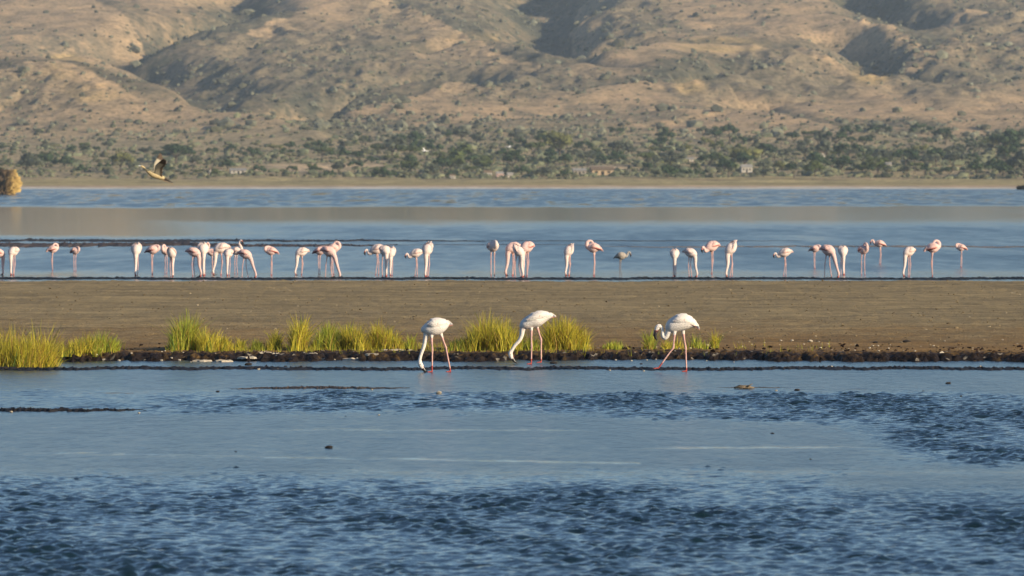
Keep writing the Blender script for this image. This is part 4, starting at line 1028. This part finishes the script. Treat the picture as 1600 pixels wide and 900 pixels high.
GR = [
 (34, 563, 90, 86, 2400, YG, 'tallest broad yellow clump at the left edge, overhanging the water'),
 (120, 552, 52, 36, 900, YG, 'loose yellow green clump right of the big left edge clump'),
 (152, 551, 34, 34, 400, GG, 'thin low clump between the loose one and a lone small tuft'),
 (179, 550, 18, 30, 200, GG, 'small lone tuft before the bare gap on the left'),
 (293, 546, 46, 60, 900, GG, 'tall green clump on the right of the bare left gap'),
 (335, 547, 56, 42, 800, YG, 'wide clump with orange dry stems, right of the tall green one'),
 (366, 547, 26, 30, 300, YG, 'short yellow tuft at the end of the dry stemmed clump'),
 (398, 546, 30, 24, 260, GG, 'low sparse tuft left of a narrow spiky one'),
 (424, 546, 26, 32, 300, YG, 'short tuft with a few stray stems, left of the narrow spiky one'),
 (470, 546, 30, 46, 420, YG, 'narrow spiky pale clump, left of the bright dense ones'),
 (513, 545, 40, 42, 900, GG, 'bright green dense clump, left half of the central stand'),
 (556, 545, 42, 44, 1000, YG, 'bright yellow clump in the central stand'),
 (604, 545, 44, 52, 1000, YG, 'tall yellow clump at the right end of the central stand'),
 (640, 546, 24, 34, 260, GG, 'low clump just left of the leftmost front flamingo'),
 (715, 547, 40, 26, 300, GG, 'low dark green clump between two front flamingos'),
 (752, 547, 54, 54, 1000, YG, 'golden clump left of the middle front flamingo'),
 (786, 547, 40, 46, 700, YG, 'golden clump touching the neck of the middle front flamingo'),
 (822, 546, 40, 34, 450, GG, 'green grass behind the legs of the middle front flamingo'),
 (876, 546, 44, 68, 1200, YG, 'tallest yellow clump, just right of the middle front flamingo'),
 (905, 546, 40, 46, 700, YG, 'yellow clump falling away right of the tallest one'),
 (948, 545, 56, 18, 260, GG, 'long low fringe right of the tallest clumps'),
 (1010, 545, 34, 30, 170, GG, 'sparse green tuft left of the rightmost front flamingo'),
 (1052, 545, 42, 20, 140, YG, 'low tuft behind the legs of the rightmost front flamingo'),
 (1092, 544, 32, 22, 100, GG, 'thin tuft right of the rightmost front flamingo'),
 (1121, 543, 14, 34, 130, YG, 'thin upright tuft, last on the right'),
]
for i, g in enumerate(GR): grass_clump(*g[:6], 300 + i, g[6], lean=0.03)
def tiny_plants():
    rg = np.random.default_rng(77); V, Fc, C = [], [], []
    for i in range(1500):
        px = rg.uniform(0, 1300); row = rg.uniform(541, 552)
        if 190 < px < 262: continue
        if px > 930 and rg.uniform() < .85: continue
        Y = row2y(row, .1); x = px2x(px, Y) + rg.normal() * .03; z = bank_z(x, Y)
        if z < .02: continue
        for b in range(3):
            h = rg.uniform(.04, .15); a = rg.uniform(0, 3.14); wx, wy = math.cos(a) * .005, math.sin(a) * .005; lx, ly = rg.normal(size=2) * h * .3; o = len(V)
            bx, by = x + rg.normal() * .02, Y + rg.normal() * .02
            V += [(bx - wx, by - wy, z - .01), (bx + wx, by + wy, z - .01), (bx + lx, by + ly, z + h)]; Fc.append([o, o + 1, o + 2])
            c = np.array(YG if rg.uniform() < .6 else GG) * rg.uniform(.5, 1.1); C += [c, c, c]
    link('short_grass', set_mesh('short_grass', V, np.array(Fc), GRASS, False, {'Col': np.array(C)}), label='short sparse grass stubble along the top of the dark bank', cat='grass', kind='stuff')
tiny_plants()

# ------------------------------------------------------------------ stones, salt lumps and debris
def stone_mesh(seed, flat=0.6, mat=STONE):
    rg = np.random.default_rng(seed); V, Fc = I2
    n = rg.normal(size=(6, 3)); d = np.ones(len(V))
    for k in range(6):
        nn = n[k] / np.linalg.norm(n[k]); d = np.minimum(d, rg.uniform(.6, .95) / np.maximum(V @ nn, .01))
    V = V * np.clip(d, .5, 1)[:, None] * (1 + .05 * rg.normal(size=(len(V), 1))); V[:, 2] *= flat
    return set_mesh('stone', V, Fc, mat, False)
SM = [stone_mesh(i) for i in range(6)]; DM = [stone_mesh(20 + i, .55, DSTONE) for i in range(5)]
def put_stone(px, row, wpx, ms, name, label, group, z=None, sx=1.0, cat='stone'):
    Y = row2y(row, 0.02 if z is None else z)
    X = px2x(px, Y); zz = max(0.0, bank_z(X, Y)) if 88.5 < Y < 158 else 0.0
    o = link(name, R.choice(ms), loc=(X, Y, zz + .25 * wpx * Y / F / 2), label=label, cat=cat, group=group)
    s = wpx * Y / F / 2; o.scale = (s * sx, s, s); o.rotation_euler = (0, 0, R.uniform(0, 6.28) if sx == 1 else 0)
GS = 'pale stones and salt lumps on the dark bank'
LB = [(660, 'left of all flamingos'), (830, 'near the middle'), (1070, 'right of centre'), (1240, 'past the last flamingo'), (1601, 'near the right edge')]
white_spots = [(150, 557, 10), (162, 557.5, 13), (186, 558, 10), (205, 557, 8), (226, 558, 9), (240, 558, 8), (252, 558, 10), (268, 557.5, 8), (280, 557.5, 9), (298, 560, 5), (88, 554, 8), (100, 556, 10),
    (737, 555, 6), (757, 553, 6), (762, 557, 7), (787, 557, 6), (786, 545, 7), (817, 545, 8), (866, 547, 9), (885, 550, 5), (962, 557, 7), (987, 558, 6), (1011, 557, 6), (1025, 556, 5), (1026, 547, 6), (1105, 544, 10),
    (1090, 545, 8), (1115, 543, 9), (1104, 558, 5), (1147, 560, 4), (1220, 538, 9), (1238, 538, 10), (1266, 540, 14), (1280, 539, 8), (1294, 543, 8), (1300, 551, 5), (1330, 543, 5), (1337, 543, 6), (1318, 553, 6), (1336, 552, 6),
    (1364, 545, 8), (1372, 546, 7), (1373, 554, 8), (1391, 543, 4), (1430, 554, 7), (1420, 556, 5), (1459, 545, 6), (1476, 538, 6), (1520, 548, 5), (1530, 554, 7), (1538, 538, 5), (1567, 537, 6), (1590, 541, 5),
    (1195, 541, 6), (1175, 543, 6), (1160, 546, 7), (1244, 552, 5), (1256, 543, 6)]
for px, row, w_ in white_spots:
    zone = [t for a, t in LB if px < a][0]
    siz = 'tiny' if w_ < 6.5 else ('small' if w_ < 8.5 else 'larger')
    put_stone(px, row, w_ * .6, SM, 'salt_stone', f'{siz} pale stone on the dark bank, {zone}', GS, z=.06)
for px, row, w_ in [(404, 575.5, 5), (434, 575.5, 4), (550, 575.8, 4), (1047, 575, 5), (1006, 578, 4), (953, 577, 4), (1235, 574, 3.5), (1260, 574, 3), (1295, 571.5, 5), (1532, 571, 4)]:
    put_stone(px, row, w_, SM, 'salt_stone', 'tiny white stone on the thin black mud ridge in the water', 'white stones on the mud ridge')
# continuous salt crust pieces, x 300..700
rg = np.random.default_rng(9)
def crust_piece(px, row, w_, seed):
    r2 = np.random.default_rng(seed); Y = row2y(row, .06); X = px2x(px, Y); s = Y / F * w_ / 2; n = 14
    zz = max(0.01, bank_z(X, Y)); V = []
    for lv, (sc, z) in enumerate(((1.0, -.02), (.9, .008), (.6, .014))):
        for k in range(n):
            a = 2 * math.pi * k / n; q = sc * (1 + .2 * math.sin(k * 2.3 + seed)); V.append((math.cos(a) * s * q, math.sin(a) * .12 * q, z + .006 * r2.normal()))
    Fc = [[l * n + k, l * n + (k + 1) % n, (l + 1) * n + (k + 1) % n, (l + 1) * n + k] for l in range(2) for k in range(n)] + [[2 * n + k for k in range(n)]]
    link('salt_crust', set_mesh('salt_crust', V, Fc, STONE), loc=(X, Y, zz), label='pale flat salt crust slab on the bank below the grass', cat='salt crust', group='salt crust slabs on the bank')
x = 300
i = 0
while x < 645:
    w_ = rg.uniform(14, 34); row = 557.5 - 1.5 * (x > 360) + rg.uniform(-.6, .6) + (1.5 if x < 380 else 0)
    crust_piece(x + w_ / 2, row + (0 if x < 600 else -4), w_ * .95, 40 + i); x += w_ * rg.uniform(.95, 1.25); i += 1
crust_piece(612, 551.5, 34, 90)
# dark things lying in the water
for px, row, w_, lb in [(514, 697.5, 13, 'small black clump lying alone in the smooth water'), (388, 568.5, 12, 'black mud lump in the strip of water left of centre'), (446, 571, 6, 'tiny black lump right of the longer one in the water strip'),
    (9, 575.5, 16, 'dark mud hump at the left end of the thin ridge'), (1002, 567, 5, 'tiny dark lump in the water strip near the right front flamingo'), (865, 566, 11, 'dark lump right behind the foot of the middle front flamingo'),
    (1246, 608, 9, 'black lump in the water right of the driftwood'), (1482, 597.5, 9, 'dark lump far right in the smooth water'), (1443, 609, 4, 'tiny dark lump far right near the ruffled water'), (1502, 617, 4, 'tiny dark lump at the edge of ruffled water, far right'),
    (340, 610, 6, 'small dark lump at the left tip of the long mud bar'), (608, 617, 8, 'flat dark lump in the ruffled water below the long mud bar'), (368, 703, 4, 'tiny dark speck in the smooth water on the left'), (1207, 675, 6, 'faint dark lump in the smooth water right of centre'),
    (1267, 715, 4, 'tiny dark lump low in the smooth water, right'), (540, 648, 3, 'tiny dark speck left of a white stone in the water'), (1368, 545, 9, 'dark stone on the bank towards the right'), (1417, 543, 12, 'flat dark red stone on the bank towards the right')]:
    put_stone(px, row, w_ * .8, DM, 'mud_lump', lb, 'dark lumps in the shallows', sx=1.4, cat='mud lump')
for px, row, w_, lb in [(592, 646.5, 4, 'tiny white stone in the smooth water below the ruffled band'), (217, 643.5, 5, 'white upright stone at the tip of the left black mud bar'), (581, 607, 4, 'white stone on the long brown mud bar'),
    (686, 613, 10, 'tan stone in the water below the leftmost front flamingo'), (1213, 609, 5, 'small pale stone between driftwood and black lump'), (1300, 571, 4, 'white pebble on the ridge right of the thin tufts'), (1148, 573, 3, 'white pebble on the mud ridge'), (17, 642, 6, 'pale stone on the left black mud bar'), (5, 638, 6, 'pale stone at the left edge on the black mud bar')]:
    put_stone(px, row, w_, SM, 'pale_stone', lb, 'pale stones in the shallows')
def driftwood(px, row, seed, label):
    Y = row2y(row); X = px2x(px, Y); r = random.Random(seed); parts = []
    k_ = 1
    parts.append(tube([(-.18, 0, .02), (-.05, .02, .035), (.08, 0, .03), (.2, .05, .015)], [.012, .03, .035, .01], 7))
    parts.append(tube([(.05, 0, .03), (.1, -.05, .06), (.17, -.06, .10)], [.02, .012, .004], 6))
    parts.append(tube([(-.02, 0, .03), (-.06, .06, .06), (-.11, .08, .05)], [.018, .012, .004], 6))
    parts.append(tube([(.0, -.03, .01), (.02, -.1, .03), (-.08, -.16, .01)], [.02, .02, .006], 6))
    V, Fc = join(parts); V = [v * 0.75 for v in V]
    link('driftwood', set_mesh('driftwood', V, Fc, mat_flat('weathered_wood', (0.17, 0.13, 0.09), 0.9, 12.0, 0.02), True), loc=(X, Y, 0), label=label, cat='driftwood')
driftwood(1162, 607.5, 3, 'tangled brown driftwood in the shallows below the rightmost front flamingo')
def debris():
    rg = np.random.default_rng(12); n = 700
    px = rg.uniform(-60, 1660, n); row = 549 + rg.normal(size=n) * 4.5; Y = F * (H - .08) / (row - YH); X = (px - 800) * Y / F
    Z, e1 = flat_z(X[None], Y[None]); Z = Z[0]; k = Z > .005; X, Y, Z = X[k], Y[k], Z[k]; n = len(X)
    rad = np.clip(rg.lognormal(-4.15, .45, n), .006, .05)
    pale = rg.uniform(size=n) < .08
    cols = np.where(pale[:, None], np.array([[.5, .43, .34]]), np.array([[.026, .014, .010]]) * rg.uniform(.5, 1.8, (n, 1)))
    lumps('bank_debris', np.stack([X, Y, Z + rad * .3], 1), rad, np.full(n, .6), cols, SCRUB, 'dark crumbled mud clods and grit strewn along the eroded bank', 'debris', 13)
    n = 3000
    Y = 92 + 62 * rg.uniform(0, 1, n) ** 1.3; X = rg.uniform(-1.15, 1.15, n) * 800 * Y / F
    Z = flat_z(X[None], Y[None])[0][0]
    rad = np.clip(rg.lognormal(-4.35, .4, n), .006, .035)
    cols = np.where((rg.uniform(size=n) < .12)[:, None], np.array([[.36, .29, .19]]), np.array([[.17, .125, .07]])) * rg.uniform(.7, 1.3, (n, 1))
    lumps('gravel', np.stack([X, Y, Z + rad * .2], 1), rad, np.full(n, .6), cols, SCRUB, 'fine grit and small gravel scattered over the brown mud flat', 'gravel', 14)
debris()

ORD = 'first second third fourth fifth sixth seventh eighth ninth tenth eleventh twelfth thirteenth fourteenth fifteenth sixteenth'.split()
def ordinals(names):
    by = {}
    for o in COL.objects:
        if o.get('label') and o.name.split('.')[0] in names: by.setdefault(o['label'], []).append(o)
    for lb, L in by.items():
        if len(L) < 2: continue
        L.sort(key=lambda o: o.location.x / o.location.y)
        for i, o in enumerate(L): o['label'] = ORD[min(i, 15)] + ' ' + lb + ' from the left'
ordinals(('salt_stone', 'salt_crust'))

# ------------------------------------------------------------------ air
def haze():
    V, Fc = box(-4050, 4050, -350, 6050, -2.0, 175)
    m = bpy.data.materials.new('haze'); m.use_nodes = True; t = m.node_tree
    t.nodes.remove(t.nodes['Principled BSDF'])
    v = t.nodes.new('ShaderNodeVolumePrincipled'); v.inputs['Color'].default_value = (0.70, 0.84, 1.0, 1); v.inputs['Density'].default_value = 0.00008
    t.links.new(v.outputs[0], t.nodes['Material Output'].inputs['Volume'])
    link('haze', set_mesh('haze', V, Fc, m), kind='stuff', label='thin pale air over the lake and hills', cat='haze')
haze()
